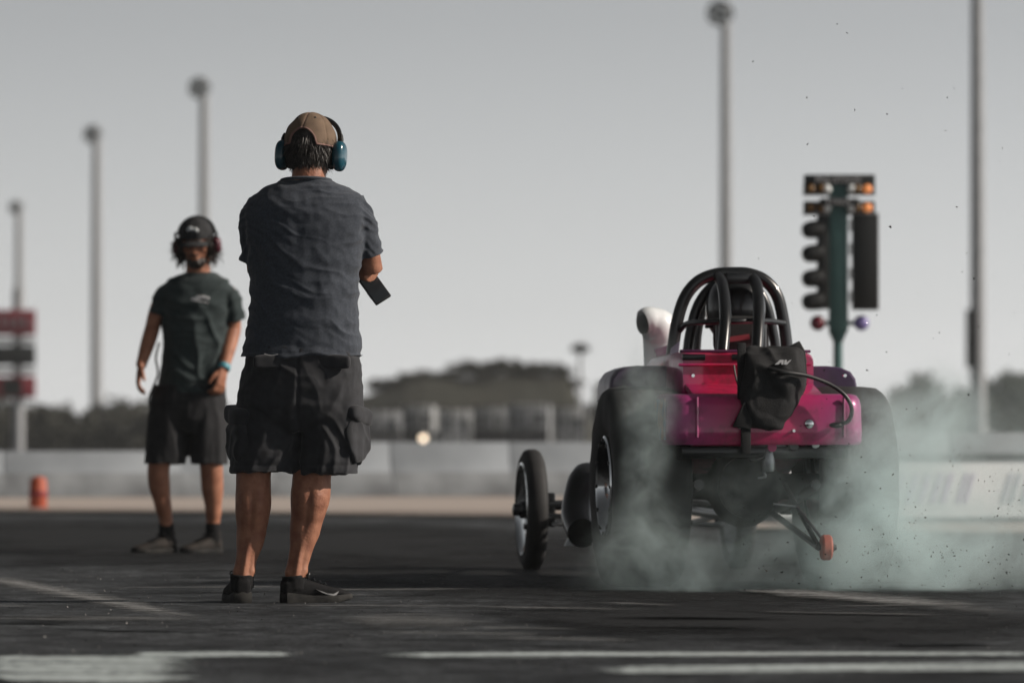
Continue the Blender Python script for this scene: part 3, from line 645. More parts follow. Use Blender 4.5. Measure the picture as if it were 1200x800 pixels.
def head_shape(mb, c, Q, s=1.0):
    c = Vector(c); T = lambda *p: c + Q @ (Vector(p) * s)
    E = lambda p, r, **k: mb.ell(T(*p), tuple(x * s for x in r), M=Q, **k)
    E((0, -.008, .032), (.076, .097, .094)); E((0, .022, -.035), (.062, .075, .075)); E((0, .045, -.088), (.040, .042, .034))
    E((0, .075, .018), (.055, .022, .016)); E((0, .088, -.062), (.026, .016, .012)); E((0, .086, -.075), (.022, .014, .009))
    for q in (-1, 1):
        E((q * .042, .062, -.022), (.022, .026, .022)); E((q * .079, -.008, -.012), (.009, .020, .032), n=12, m=8)
    mb.tube([T(0, .085, .022), T(0, .101, -.008), T(0, .114, -.030), T(0, .094, -.042)], [.009 * s, .0105 * s, .015 * s, .010 * s], 10, sub=2)
def face_bits(parent, c, Q, s=1.0):
    c = Vector(c)
    for q in (-1, 1):
        mb = MB(); mb.ell(c + Q @ Vector((q * .031, .080, .001)) * s, (.0125, .0115, .0105), 14, 8, M=Q); mb.build('eye', M['eye'], parent)
        mb = MB(); mb.tube([c + Q @ Vector((q * .014, .098, .020)) * s, c + Q @ Vector((q * .034, .096, .026)) * s, c + Q @ Vector((q * .052, .083, .018)) * s], [.004, .0052, .003], 8); mb.build('eyebrow', M['hair2'], parent)

def strands(n, base, direct, L, r, seed, curl=0):
    q = random.Random(seed); mb = MB()
    for _ in range(n):
        p, d0 = base(q); d = direct(q, p, d0).normalized(); l = L * q.uniform(.6, 1.25); k = len(mb.v)
        sd = d.cross(Vector((q.gauss(0, 1), q.gauss(0, 1), q.gauss(0, 1)))).normalized() * r * q.uniform(.7, 1.3); up = d.cross(sd).normalized() * r
        ph = q.uniform(0, 6); m_ = 3 if not curl else 6; prev = None
        for i in range(m_ + 1):
            t = i / m_; sag = Vector((0, 0, -.25 * l * t * t)); cv = (sd.normalized() * math.sin(ph + t * 9) + up.normalized() * math.cos(ph + t * 9)) * curl * t
            c_ = p + d * (l * t) + sag + cv; ww = (1 - t) ** .6 + .05
            mb.v += [tuple(c_ + sd * ww), tuple(c_ - sd * ww * .5 + up * ww), tuple(c_ - sd * ww * .5 - up * ww)]
            if i:
                for j in range(3): mb.f.append((k + 3 * (i - 1) + j, k + 3 * (i - 1) + (j + 1) % 3, k + 3 * i + (j + 1) % 3, k + 3 * i + j))
    return mb

def cap_shell(c, Q, rad, arch, brim_col, m, parent, seam, seed=1, low=-8):
    """baseball cap: c centre, Q head rotation (face = +Y), rad radii"""
    c = Vector(c); N, H = 144, 22; rs = []
    def e0(az):      # az measured from the back (-Y)
        d = abs((az + 180) % 360 - 180)
        return low + (31 * math.sqrt(max(0, 1 - (d / 33) ** 2)) if (arch and d < 33) else 0)
    def pt(az, el, k=1.0):
        a = R(az); e = R(el); p = Vector((math.cos(e) * math.sin(a) * rad[0], -math.cos(e) * math.cos(a) * rad[1], (math.sin(e) if e > 0 else math.sin(e) * .9) * rad[2])) * k
        n_ = noise3(np.array([[p.x * 22, p.y * 22, p.z * 22]]), seed)[0] * .0042
        seamd = min(abs(((az - s_ + 180) % 360) - 180) for s_ in (0, 60, 120, 180, 240, 300)) * math.cos(e)
        n_ -= .0022 * math.exp(-(seamd / 2.2) ** 2)
        return c + Q @ (p + p.normalized() * n_)
    rows = []
    for i in range(H + 1):
        t = i / H; ring = []
        for j in range(N):
            az = 360 * j / N; b = e0(az); ring.append(pt(az, b + (88.5 - b) * t))
        rows.append(ring)
    mb = MB(); mb.rings(rows, cap=False); k = len(mb.v) - N; mb.f.append(tuple(k + j for j in range(N)))
    o = mb.build('cap', m, parent, solid=.004)
    mb = MB(); mb.tube([p + (p - c).normalized() * .001 for p in rows[0]] + [rows[0][0]], .0042, 6); mb.build('edge_band', seam, o)
    mb = MB(); mb.tube([pt(0, e, 1.004) for e in np.linspace(e0(0) + 1, 88, 16)], .0022, 6)
    mb.tube([pt(1.8, e, 1.002) for e in np.linspace(e0(0) + 1, 80, 16)], .001, 5); mb.build('centre_seam', seam, o)
    mb = MB(); mb.ell(pt(0, 90, 1.0), (.010, .010, .005), 14, 8); mb.build('button', m, o)
    for az in (-32, 32, -150, 150):
        mb = MB(); p = pt(az, 48, 1.012); mb.ell(p, (.0045, .0045, .0045), 10, 8); mb.build('eyelet', M['black_plastic'], o)
    # brim
    top, bot = [], []
    for j in range(19):
        a = R(-58 + 116 * j / 18); ip = Vector((math.sin(a) * rad[0] * .99, math.cos(a) * rad[1] * .99, rad[2] * -.06 - .004))
        op = Vector((math.sin(a) * rad[0] * 1.02, math.cos(a) * rad[1] * 1.0 + .072 * math.cos(a * 1.45) ** .6 if abs(a * 1.45) < 1.57 else math.cos(a) * rad[1], rad[2] * -.06 - .004))
        op.z -= .018 + .022 * math.sin(abs(a)) ** 2; ip.z -= .014 * math.sin(abs(a)) ** 2
        top.append(c + Q @ ip); bot.append(c + Q @ op)
    mid = [a_.lerp(b_, .5) + Q @ Vector((0, 0, .004)) for a_, b_ in zip(top, bot)]
    mb = MB(); mb.rings([top, mid, bot], cap=False, closed=False); mb.build('brim', brim_col, o, solid=.004)
    return o

def ear_muffs(c, Q, dx, rx, mat_cup, tilt, band_r, label, cup=(.026, .042, .056), drop=.0):
    o = empty('ear_defenders', c); c0 = Vector(c)
    for q in (-1, 1):
        p = Q @ Vector((q * dx, .004, -.012 - drop)); mb = MB(); mb.ell(p + Q @ Vector((q * .016, 0, 0)), cup, 28, 18, M=Q, e=.78); e_ = mb.build('ear_cup', mat_cup, o)
        mb = MB(); mb.ell(p - Q @ Vector((q * .014, 0, 0)), (.015, .036, .050), 24, 12, M=Q, e=.8); mb.build('cushion', M['black_foam'], e_)
        mb = MB(); mb.tube([p + Q @ Vector((q * .018, .002, .03)), p + Q @ Vector((q * .020, .006, .062)), p + Q @ Vector((q * .014, .012, .082))], [.007, .007, .006], 8, sub=2); mb.build('yoke', M['black_plastic'], e_)
    pts = []
    for j in range(25):
        a = math.pi * j / 24; v = Vector((math.cos(a) * rx, 0, math.sin(a) * band_r + .05)); v = Matrix.Rotation(-tilt, 3, 'X') @ v; pts.append(Q @ v)
    mb = MB(); mb.tube(pts, .009, 8, up=Q @ Vector((0, 1, 0)), flat=.45); mb.build('headband', M['black_plastic'], o)
    return tag(o, label, 'ear defenders')

def shoe(parent, heel, ang, s, m, msole, name='shoe', swoosh=0, h_=.105):
    """heel point on the ground, ang = toe direction clockwise from +Y"""
    heel = Vector(heel); ca, sa = math.cos(-ang), math.sin(-ang)
    T = lambda x, y, z: heel + Vector((x * ca - y * sa, x * sa + y * ca, z)) * s
    def ring(y, hw, z0, z1, n=20):
        r = []
        for j in range(n):
            a = 2 * math.pi * j / n; x_ = math.cos(a); z_ = math.sin(a)
            r.append(T(hw * math.copysign(abs(x_) ** .75, x_), y, (z0 + z1) / 2 + (z1 - z0) / 2 * math.copysign(abs(z_) ** .75, z_)))
        return r
    mb = MB()
    mb.rings([ring(y, w_, z0, z1) for y, w_, z0, z1 in ((-.006, .018, .03, .075), (.0, .028, .022, .092), (.02, .034, .02, .098), (.06, .036, .02, .095), (.10, .038, .02, .088), (.14, .044, .02, .076), (.19, .049, .02, .062), (.235, .046, .02, .052), (.265, .034, .02, .044), (.282, .014, .024, .036))])
    mb.tube([T(0, .045, .05), T(0, .042, h_ * .85), T(0, .040, h_)], [.042 * s, .041 * s, .043 * s], 18)
    o = mb.build(name, m, parent, voxel=.004, it=4)
    out = [(-.012, .0, 1), (.0, .034, 1), (.06, .040, 1), (.11, .041, 1), (.16, .050, 1), (.21, .053, 1), (.255, .045, 1), (.285, .022, 1), (.292, .0, 1)]
    pol = [(x, y) for y, x, _ in out] + [(-x, y) for y, x, _ in reversed(out[1:-1])]
    lv = [(0, .96), (.006, 1.0), (.022, 1.0), (.028, .95)]
    mb = MB(); mb.rings([[T(x * k + 0, (y - .14) * (k * .5 + .5) + .14, z + (.012 if y > .25 else 0) * (1 if z < .01 else .4) + (.014 if y < .06 else 0) * (z / .03)) for x, y in pol] for z, k in lv]); mb.build('sole', msole, o)
    for k in range(4):
        y = .10 + .024 * k; z = .094 - .008 * k
        mb = MB(); mb.tube([T(-.022, y, z - .004), T(0, y + .006, z + .004), T(.022, y, z - .004)], .0034 * s, 6, sub=2); mb.build('lace', M['black_plastic'], o)
    mb = MB(); mb.tube([T(-.006, .092, .10), T(-.03, .098, .115), T(-.034, .085, .10), T(-.004, .09, .098), T(.03, .097, .115), T(.036, .085, .10), T(.004, .09, .098)], .0026, 6, sub=4); mb.build('lace', M['black_plastic'], o)
    if swoosh:
        q = swoosh
        top = [(.118, .052), (.14, .044), (.165, .036), (.19, .034), (.212, .044)]; bot = [(.212, .044), (.203, .030), (.19, .026), (.165, .030), (.14, .0405)]
        poly = top + bot[1:]
        def hwat(y): return float(np.interp(y, [.06, .10, .14, .19, .235], [.036, .038, .044, .049, .046]))
        def P(y, z, k): 
            hw = hwat(y); zz = (z - .048) / .028; x_ = hw * (max(0, 1 - min(1, abs(zz)) ** 2.6)) ** .38
            return T(q * (max(x_, hw * .9) + k), y, z)
        mb = MB(); mb.rings([[P(y, z, k) for y, z in poly] for k in (-.004, .0055)]); mb.build('logo', M['grey_print'], o, smooth=False)
    return o

# ---- the man standing with folded arms, seen from behind
DN = 18.85; ox = 335
def nx_(px): return (px - ox) * DN / FPX
def nz_(py): return (705 - py) * DN / FPX
def np3(px, py, y): return Vector((nx_(px), y, nz_(py)))
rootloc = (gx(ox, DN), DN, 0)
Qn = Matrix.Rotation(R(-15), 3, 'Z') @ Matrix.Rotation(R(-4), 3, 'X') @ Matrix.Rotation(R(2), 3, 'Y')
hc = Vector((nx_(363.5), .035, 1.658))
mb = MB(); head_shape(mb, hc, Qn, 1.02)
mb.tube([np3(360, 238, -.005), np3(361, 212, .0), hc + Vector((0, -.012, -.05))], [.075, .064, .060], 16, sub=3)
mb.sect([(nz_(420), nx_(354), .0, .17, .11), (nz_(350), nx_(357), .0, .175, .11), (nz_(290), nx_(358), 0, .19, .11), (nz_(245), nx_(358), 0, .17, .07), (nz_(228), nx_(358), 0, .09, .05)], 24)
mb.sect([(nz_(500), nx_(352), .01, .12, .09), (nz_(460), nx_(352), .0, .19, .11), (nz_(415), nx_(354), 0, .17, .11)], 24)
# arms folded in front
S_R, E_R, W_R = np3(421, 246, .0), np3(434.5, 316, .105), np3(372, 296, .275)
S_L, E_L, W_L = np3(299, 246, .0), np3(301, 316, .13), np3(378, 314, .285)
mb.tube([S_R + Vector((-.02, 0, -.02)), S_R.lerp(E_R, .5), E_R], [.036, .042, .043], 20, sub=3); mb.tube([E_R, E_R.lerp(W_R, .3), W_R], [.044, .043, .029], 14, sub=3)
mb.tube([S_L + Vector((.02, 0, -.02)), S_L.lerp(E_L, .5), E_L], [.036, .042, .043], 20, sub=3); mb.tube([E_L, E_L.lerp(W_L, .3), W_L], [.044, .043, .029], 14, sub=3)
hand(mb, W_R, (-.9, .05, .12), (0, -1, .1), 1, (.3, .35, .3))
hand(mb, W_L, (.86, -.42, -.05), (-.25, -.75, .1), -1, (.25, .4, .4))
# legs
def limb(pts, y0=0.0): mb.tube([p for p, r in pts], [r for p, r in pts], 30, sub=5)
limb([(np3(312, 470, .0), .070), (np3(303, 515, .0), .066), (np3(297.5, 552, .005), .064), (np3(297, 590, -.012), .0665), (np3(294.5, 625, -.004), .054), (np3(289, 655, -.02), .039), (np3(286, 672, -.030), .036), (np3(284.5, 690, -.033), .034)])
limb([(np3(388, 470, .0), .070), (np3(378, 515, .0), .068), (np3(367, 548, .005), .070), (np3(364, 580, -.012), .0735), (np3(358.5, 615, -.004), .058), (np3(352, 648, -.015), .041), (np3(347.5, 668, -.030), .037), (np3(345, 690, -.034), .034)])
for hx, y_, ang in ((286, -.075, -10), (333, -.055, 62)):
    a = R(ang); h = np3(hx, 705, y_); mb.tube([h + Vector((math.sin(a) * k, math.cos(a) * k, z_)) for k, z_ in ((.035, .055), (.10, .050), (.17, .040), (.21, .036))], [.024, .026, .016, .010], 12)
def calf(co, no):
    d = noise3(co * 30, 9) * .0012; z = co[:, 2]; back = np.clip(-no[:, 1], 0, 1)
    for zs, xs_ in (((.05, .16, .25, .36, .48), (284.5, 289, 294.5, 297, 297.5)), ((.05, .18, .28, .39, .49), (345, 352, 358.5, 364, 367))):
        cx_ = np.interp(z, zs, [nx_(p) for p in xs_]); u = co[:, 0] - cx_; near = (np.abs(u) < .095) & (z < .5)
        gz = lambda c, w_: np.exp(-((z - c) / w_) ** 2); gu = lambda c, w_: np.exp(-((np.abs(u) - c) / w_) ** 2)
        b = .007 * gu(.028, .020) * gz(.36, .07) - .005 * gu(0, .008) * gz(.33, .07) + .006 * gu(0, .010) * gz(.16, .06) - .007 * gu(.021, .010) * gz(.14, .05)
        d += np.where(near, b * back, 0)
        d += np.where(near, .006 * gu(.034, .010) * gz(.115, .016), 0)      # ankle bones
    return d
man = mb.build('person', M['skin'], voxel=.0046, it=3, disp=calf)
man.location = rootloc
tag(man, 'man in grey t-shirt and dark cargo shorts standing with folded arms, seen from behind', 'person')
face_bits(man, hc, Qn, 1.02)
# hair
hcc = hc + Qn @ Vector((0, -.008, .032))
def hb(q):
    az = R(q.uniform(-112, 112)); el = R(q.uniform(-58, 26)); n_ = Vector((math.cos(el) * math.sin(az), -math.cos(el) * math.cos(az), math.sin(el)))
    return hcc + Qn @ Vector((n_.x * .079, n_.y * .101, n_.z * .098)), Qn @ n_
hm = strands(3400, hb, lambda q, p, n_: Vector((q.gauss(0, .28), q.gauss(0, .2), -1)) + n_ * .42, .034, .0011, 4)
hm.rings([[hcc + Qn @ Vector((math.cos(R(e)) * math.sin(R(a)) * .082, -math.cos(R(e)) * math.cos(R(a)) * .104, math.sin(R(e)) * .100)) for e in range(-62, 31, 6)] for a in range(-116, 117, 8)], cap=False, closed=False)
hm.build('hair', M['hair'], man)
cap_shell(hcc + Qn @ Vector((0, 0, .004)), Qn, (.092, .112, .110), True, M['cap'], M['cap'], man, M['capseam'], low=-9)
# t-shirt
ts_ = MB()
def TS(l, r, y, cy_, ry): return (nz_(y), nx_((l + r) / 2), cy_, (r - l) / 2 * DN / FPX, ry)
ts_.sect([TS(281, 427, 419, .012, .150), TS(282, 426, 412, .012, .152), TS(286, 423, 388, .012, .150), TS(290, 421.5, 355, .010, .145), TS(291, 422, 325, .008, .142), TS(288, 426, 300, .005, .138),
          TS(285, 431, 275, .0, .130), TS(284, 433, 252, -.003, .118), TS(288, 429, 237, -.002, .105), TS(296, 421, 227, .0, .092), TS(309, 408, 219, .0, .080), TS(322, 394, 213, .0, .072), TS(327, 389, 209.5, .0, .066)], 48, 2.25)
ts_.tube([np3(308, 238, .0), np3(300, 255, .005), np3(297, 278, .030), np3(297.5, 302, .055)], [.060, .062, .060, .061], 20, sub=4)
ts_.tube([np3(410, 238, .0), np3(421, 256, .005), np3(427, 276, .028), np3(431.5, 297, .055)], [.060, .063, .060, .061], 20, sub=4)
def tee_disp(co, no):
    x = co[:, 0] - nx_(357); z = co[:, 2]; y = co[:, 1]
    wz = noise3(co * 7, 2) * .05; wx = noise3(co * 7 + 9, 5) * .05
    ax_ = np.sqrt(x * x + .0025); low = 1 - sstep(z, .95, 1.12); mid = sstep(z, .95, 1.1) * (1 - sstep(z, 1.3, 1.42)); top = sstep(z, 1.36, 1.46)
    d = -.0095 * (1 - ridge(np.stack([x * 3 + wx * 6, y * 3, (z + .18 * ax_ + wz) * 15], 1), 21)) * low
    ax_ = np.sqrt(x * x + .0025); side = sstep(np.abs(x), .05, .2)
    a = (z + wz) * .80 - ax_ * .62 + x * .12          # folds run up towards the armpits
    b = z * .6 + ax_ * .8 + x * .4
    d += -.0085 * (1 - ridge(np.stack([a * 17 + wx * 5, b * 4, y * 3], 1), 33)) * mid * (.35 + .65 * side)
    d += -.006 * (1 - ridge(np.stack([x * 9 + wx * 12, y * 4, (z + wz) * 5], 1), 44)) * mid * (1 - side)
    d += -.0045 * (1 - ridge(np.stack([x * 4, y * 5, (z + .1 * ax_ + wz * .6) * 26], 1), 55)) * top * (1 - sstep(np.abs(x), .17, .2))
    slv = sstep(np.abs(x), .2, .225)
    d += -.006 * (1 - ridge(np.stack([x * 8, y * 10, (z + .5 * np.abs(x) + wz) * 22], 1), 66)) * slv * sstep(z, 1.25, 1.3)
    d += -.0030 * (1 - ridge(np.stack([x * 5 + z * 3, y * 5, (z + .35 * x + wz) * 24], 1), 57)) * (.25 + .75 * sstep(noise3(co * 5, 58), -.05, .3))
    d += .005 * noise3(co * 9, 7) + .0018 * noise3(co * 34, 8)
    hem = np.exp(-((z - nz_(413)) / .006) ** 2); d += -.0016 * hem
    co2 = co + no * d[:, None]
    co2[:, 2] += np.where(z < .96, 1, 0) * (noise3(np.stack([x * 6, y * 6, x * 0], 1), 12) * .014) * (1 - sstep(z, .9, .96))
    return co2
tee = ts_.build('t_shirt', M['tee'], man, voxel=.0042, it=6, disp=tee_disp)
mb = MB(); pts = []
for j in range(33):
    a = 2 * math.pi * j / 32; pts.append(Vector((nx_(358.5) + .091 * math.cos(a), -.001 + .066 * math.sin(a), nz_(211.2) - .008 * math.sin(a) + .0 * math.cos(a))))
mb.tube(pts, .0062, 8); mb.build('collar', M['tee'], tee)
# shorts
sh = MB()
sh.sect([TS(298, 408, 508, .015, .112), TS(278, 426, 492, .014, .140), TS(275, 428, 475, .012, .152), TS(280, 426, 452, .010, .153), TS(284, 424, 430, .010, .147), TS(287, 421, 405, .010, .142)], 48, 2.3)
def leg_s(pts): sh.rings([[(nx_((l + r) / 2) + (r - l) / 2 * DN / FPX * math.copysign(abs(math.cos(t)) ** .85, math.cos(t)), cy_ + ry * math.copysign(abs(math.sin(t)) ** .85, math.sin(t)), nz_(y) + (.004 * math.sin(3 * t))) for t in [2 * math.pi * j / 40 for j in range(40)]] for l, r, y, cy_, ry in pts])
leg_s([(268.5, 347, 554, .005, .112), (270, 349, 535, .006, .114), (272, 353, 510, .008, .118), (275, 356, 488, .010, .122), (284, 350, 460, .01, .12)])
leg_s([(345, 421, 556, .005, .112), (344.5, 424, 535, .006, .114), (343, 426, 510, .008, .118), (342, 428, 488, .010, .122), (350, 420, 460, .01, .12)])
def sh_disp(co, no):
    x = co[:, 0] - nx_(350); z = co[:, 2]; y = co[:, 1]; wz = noise3(co * 6, 2) * .06; wx = noise3(co * 6 + 4, 3) * .06
    leg = 1 - sstep(z, .62, .72)
    d = -.0085 * (1 - ridge(np.stack([(np.abs(x) - .1 + .35 * z + wx) * 12, y * 5 + np.sign(x), (z + wz) * 3.5], 1), 71)) * (.5 + .5 * leg)
    d += -.006 * (1 - ridge(np.stack([x * 4 + wx * 5, y * 4, (z - .5 * np.abs(x) + wz) * 14], 1), 72)) * (1 - .5 * leg)
    d += .005 * noise3(co * 9, 7) + .0016 * noise3(co * 35, 9)
    d += -.0022 * np.exp(-((z - .505) / .004) ** 2)
    d += -.004 * np.exp(-(x / .006) ** 2) * (no[:, 1] < -.3)
    return d
shorts = sh.build('cargo_shorts', M['shorts'], man, voxel=.0055, it=4, disp=sh_disp)
def pocket(cx, cz, yaw, wd, ht, th, name='cargo_pocket', flap=True, seed=1):
    Qp = Matrix.Rotation(yaw, 3, 'Z'); c = Vector(cx)
    def cushion(w2, h2, t2, off):
        b = MB(); b.ell(c + Qp @ Vector((0, 0, off)), (w2, t2, h2), 30, 20, M=Qp, e=.62); return b
    b = cushion(wd / 2, ht / 2, th / 2, 0)
    o = b.build(name, M['shorts'], shorts, voxel=.005, it=3, disp=lambda co, no: -.010 * (1 - ridge(np.stack([co[:, 0] * 12, co[:, 1] * 12, co[:, 2] * 9 + noise3(co * 8, seed) * .6], 1), seed + 80)) + .004 * noise3(co * 14, seed))
    if flap:
        b = MB(); b.ell(c + Qp @ Vector((0, -th * .10, ht * .42)), (wd * .50, th * .44, .034), 30, 14, M=Qp @ Matrix.Rotation(R(8), 3, 'Y'), e=.5)
        b.build('pocket_flap', M['shorts'], o, voxel=.005, it=2, disp=lambda co, no: .004 * noise3(co * 18, seed + 3))
    return o
pocket(np3(416, 513, .0), 0, R(72), .20, .20, .085, seed=1)
pocket(np3(281, 513, .0), 0, R(-74), .20, .20, .085, seed=2)
for l, r, s_ in ((298, 338, 5), (372, 412, 6)):     # back pockets with their flaps
    b = MB(); b.ell(np3((l + r) / 2, 424, -.116), ((r - l) / 2 * DN / FPX, .016, .026), 28, 12, M=Matrix.Rotation(R(7 if l < 350 else -7), 3, 'Z'), e=.4)
    b.build('back_pocket_flap', M['shorts'], shorts, voxel=.004, it=2, disp=lambda co, no: .003 * noise3(co * 20, s_))
mb = MB(); mb.tube([np3(312, 415, -.152), np3(320, 417, -.156), np3(328, 415.5, -.157)], .0022, 6, sub=3); mb.build('label_thread', M['grey_print'], shorts)
shoe(man, np3(286, 705, -.075), R(-10), 1.0, M['shoe'], M['sole'])
shoe(man, np3(333, 705, -.055) , R(62), .96, M['shoe'], M['sole'], swoosh=1)
for px, py, y, r_ in ((285.5, 671, -.031, .040), (346.5, 672, -.033, .040)):
    mb = MB(); mb.tube([np3(px, py + 16, y), np3(px, py + 3, y)], [r_, r_ * .98], 18); mb.build('sock', M['shoe'], man)
em = ear_muffs(hc + Vector(rootloc), Qn, .094, .103, M['teal_plastic'], R(22), .098, 'glossy teal ear defenders worn over the tan cap')
# phone in his hand
pc = np3(436.5, 334, .165); ax = Vector((.59, -.25, -.81)).normalized(); ay = Vector((.78, .22, .55)); ay = (ay - ax * ay.dot(ax)).normalized(); az_ = ax.cross(ay)
Qp = Matrix((ax, ay, az_)).transposed()
o = empty('phone', Vector(rootloc) + pc)
mb = MB(); mb.box((0, 0, 0), (.132, .068, .016), Qp); cs = mb.build('phone_case', M['black_plastic'], o, bevel=.004)
mb = MB(); mb.box(Qp @ Vector((0, 0, .0085)), (.120, .060, .002), Qp); mb.build('screen', M['glass'], o)
mb = MB(); mb.box(Qp @ Vector((.02, -.0345, 0)), (.03, .002, .004), Qp); mb.build('side_button', M['grey_print'], o)
tag(o, 'black phone in a dark case held under the folded arm', 'phone')

# ---- the man walking towards the camera
DF = 27.5; fx0 = 222
def fx_(px): return (px - fx0) * DF / FPX
def fz_(py): return (648.5 - py) * DF / FPX
def fp(px, py, y): return Vector((fx_(px), y, fz_(py)))
floc = (gx(fx0, DF), DF, 0)
Qf = Matrix.Rotation(R(180 - 8), 3, 'Z') @ Matrix.Rotation(R(-9), 3, 'X') @ Matrix.Rotation(R(3), 3, 'Y')
fh = fp(231, 286, -.03)
mb = MB(); head_shape(mb, fh, Qf, 1.0)
mb.tube([fp(232, 336, .0), fp(232, 318, -.005), fh + Vector((0, .012, -.05))], [.078, .066, .060], 16, sub=3)
mb.sect([(fz_(455), fx_(225), .0, .15, .10), (fz_(400), fx_(228), .0, .155, .10), (fz_(360), fx_(231), 0, .15, .09), (fz_(338), fx_(232), 0, .14, .07), (fz_(326), fx_(232), 0, .07, .05)], 24)
mb.sect([(fz_(505), fx_(219), .0, .12, .09), (fz_(480), fx_(220), .0, .17, .10), (fz_(445), fx_(224), 0, .15, .10)], 24)
A = [fp(193, 332, 0), fp(177.5, 387, .02), fp(166, 430, -.08)]; B = [fp(272, 332, 0), fp(273, 386, .03), fp(263, 434, -.10)]
for q in (A, B):
    mb.tube([q[0] + Vector((.02 if q is A else -.02, 0, -.03)), q[0].lerp(q[1], .5), q[1]], [.036, .044, .041], 20, sub=3); mb.tube([q[1], q[1].lerp(q[2], .3), q[2]], [.042, .041, .028], 14, sub=3)
hand(mb, A[2], (-.12, -.25, -.9), (.9, .1, -.1), 1, (.35, .5, .4), s=1.0)
hand(mb, B[2], (-.16, -.2, -.9), (-.7, .6, 0), -1, (.45, .6, .4), s=1.0)
limb([(fp(200, 490, .0), .09), (fp(192, 525, -.03), .072), (fp(187, 545, -.04), .060), (fp(187, 565, -.03), .0595), (fp(191, 590, -.01), .046), (fp(194, 607, .02), .037), (fp(196, 630, .032), .034)])
limb([(fp(240, 490, .0), .09), (fp(246, 525, -.02), .072), (fp(248, 545, -.03), .062), (fp(249, 570, -.01), .060), (fp(250, 595, .01), .045), (fp(249.5, 612, .025), .037), (fp(249.5, 632, .03), .034)])
for hx, y_, ang in ((203, .06, 228), (256, .06, 222)):
    a = R(ang); h = fp(hx, 648.5, y_); mb.tube([h + Vector((math.sin(a) * k, math.cos(a) * k, z_)) for k, z_ in ((.035, .055), (.10, .050), (.17, .040), (.21, .036))], [.024, .026, .016, .010], 12)
man2 = mb.build('person', M['skin2'], voxel=.005, it=3)
man2.location = floc
tag(man2, 'man in dark green t-shirt and black shorts walking, with long hair and black cap', 'person')
face_bits(man2, fh, Qf)
mb = MB(); mb.ell(fh + Qf @ Vector((0, .044, -.092)), (.052, .058, .040), 24, 14, M=Qf)
mb.build('beard', M['hair2'], man2, voxel=.005, it=2, disp=lambda co, no: .004 * noise3(co * 60, 3))
mb = MB(); mb.ell(fh + Qf @ Vector((0, .098, -.050)), (.030, .014, .008), 14, 8, M=Qf); mb.build('moustache', M['hair2'], man2)
fcc = fh + Qf @ Vector((0, -.008, .032))
def hb2(q):
    az = R(q.uniform(-120, 120)); el = R(q.uniform(-40, 15)); n_ = Vector((math.cos(el) * math.sin(az), -math.cos(el) * math.cos(az), math.sin(el)))
    return fcc + Qf @ Vector((n_.x * .080, n_.y * .100, n_.z * .097)), Qf @ n_
hm = strands(420, hb2, lambda q, p, n_: Vector((q.gauss(-.12, .35), q.gauss(0, .25), -1)) + n_ * .7, .088, .0042, 8, curl=.016)
hm.build('hair', M['hair2'], man2)
cp = cap_shell(fcc + Qf @ Vector((0, 0, .004)), Qf, (.090, .108, .108), False, M['cap2'], M['cap2'], man2, M['cap2'], seed=4, low=0)
for k, (a_, b_, s_) in enumerate(((-.020, .052, .016), (.006, .056, .020), (.024, .052, .012))):   # stitched emblem on the cap
    mb = MB(); mb.ell(fcc + Qf @ Vector((a_, .0, b_)) + Qf @ Vector((0, .096 - k * .002, 0)), (s_ * .6, .005, s_), 12, 8, M=Qf @ Matrix.Rotation(R(35), 3, 'Y')); mb.build('emblem', M['lens_clear'], cp)
ft = MB()
def FS(l, r, y, cy_, ry): return (fz_(y), fx_((l + r) / 2), cy_, (r - l) / 2 * DF / FPX, ry)
ft.sect([FS(183, 265, 462, .0, .135), FS(186, 266, 440, .0, .135), FS(188, 267, 410, .0, .132), FS(188, 269, 380, .0, .128), FS(187, 271, 355, .0, .122), FS(188, 274, 338, .0, .11), FS(196, 268, 327, .0, .092), FS(209, 256, 321, 0, .078), FS(216, 249, 318, 0, .07)], 40, 2.25)
ft.tube([fp(203, 339, 0), fp(191.5, 350, .0), fp(186, 369, .01)], [.058, .064, .066], 18, sub=4)
ft.tube([fp(260, 339, 0), fp(270.5, 352, .0), fp(275, 377, .012)], [.058, .064, .066], 18, sub=4)
def ft_disp(co, no):
    x = co[:, 0] - fx_(228); z = co[:, 2]; y = co[:, 1]; wz = noise3(co * 6, 2) * .06; wx = noise3(co * 6 + 5, 3) * .06
    d = -.016 * (1 - ridge(np.stack([(x + .3 * (z - 1) + wx) * 9, y * 3, (z + wz) * 2.5], 1), 91)) * (1 - sstep(z, 1.3, 1.45))
    d += -.008 * (1 - ridge(np.stack([x * 3, y * 3, (z - .4 * np.sqrt(x * x + .0036) + wz) * 12], 1), 92)) + .004 * noise3(co * 10, 5)
    return d
tee2 = ft.build('t_shirt', M['tee2'], man2, voxel=.006, it=4, disp=ft_disp)
for k, (px, py, w_, h_) in enumerate(((231, 351, .05, .012), (237, 349, .05, .016), (243, 350, .035, .014), (236, 354, .09, .006))):   # chest print
    mb = MB(); mb.box(fp(px, py, -.131), (w_, .02, h_), Matrix.Rotation(R(-8 + 6 * k), 3, 'Y')); mb.build('chest_print', M['white_print'], tee2, bevel=.003)
fs = MB()
fs.sect([FS(192, 250, 508, .0, .10), FS(174, 266, 492, .0, .125), FS(175, 267, 470, .0, .13), FS(180, 266, 450, .0, .128)], 40, 2.3)
def leg_f(pts): fs.rings([[(fx_((l + r) / 2) + (r - l) / 2 * DF / FPX * math.cos(t), cy_ + ry * math.sin(t), fz_(y)) for t in [2 * math.pi * j / 36 for j in range(36)]] for l, r, y, cy_, ry in pts])
leg_f([(169, 219, 544, -.02, .112), (170, 221, 520, -.015, .115), (173, 222, 490, 0, .12), (180, 222, 465, 0, .11)])
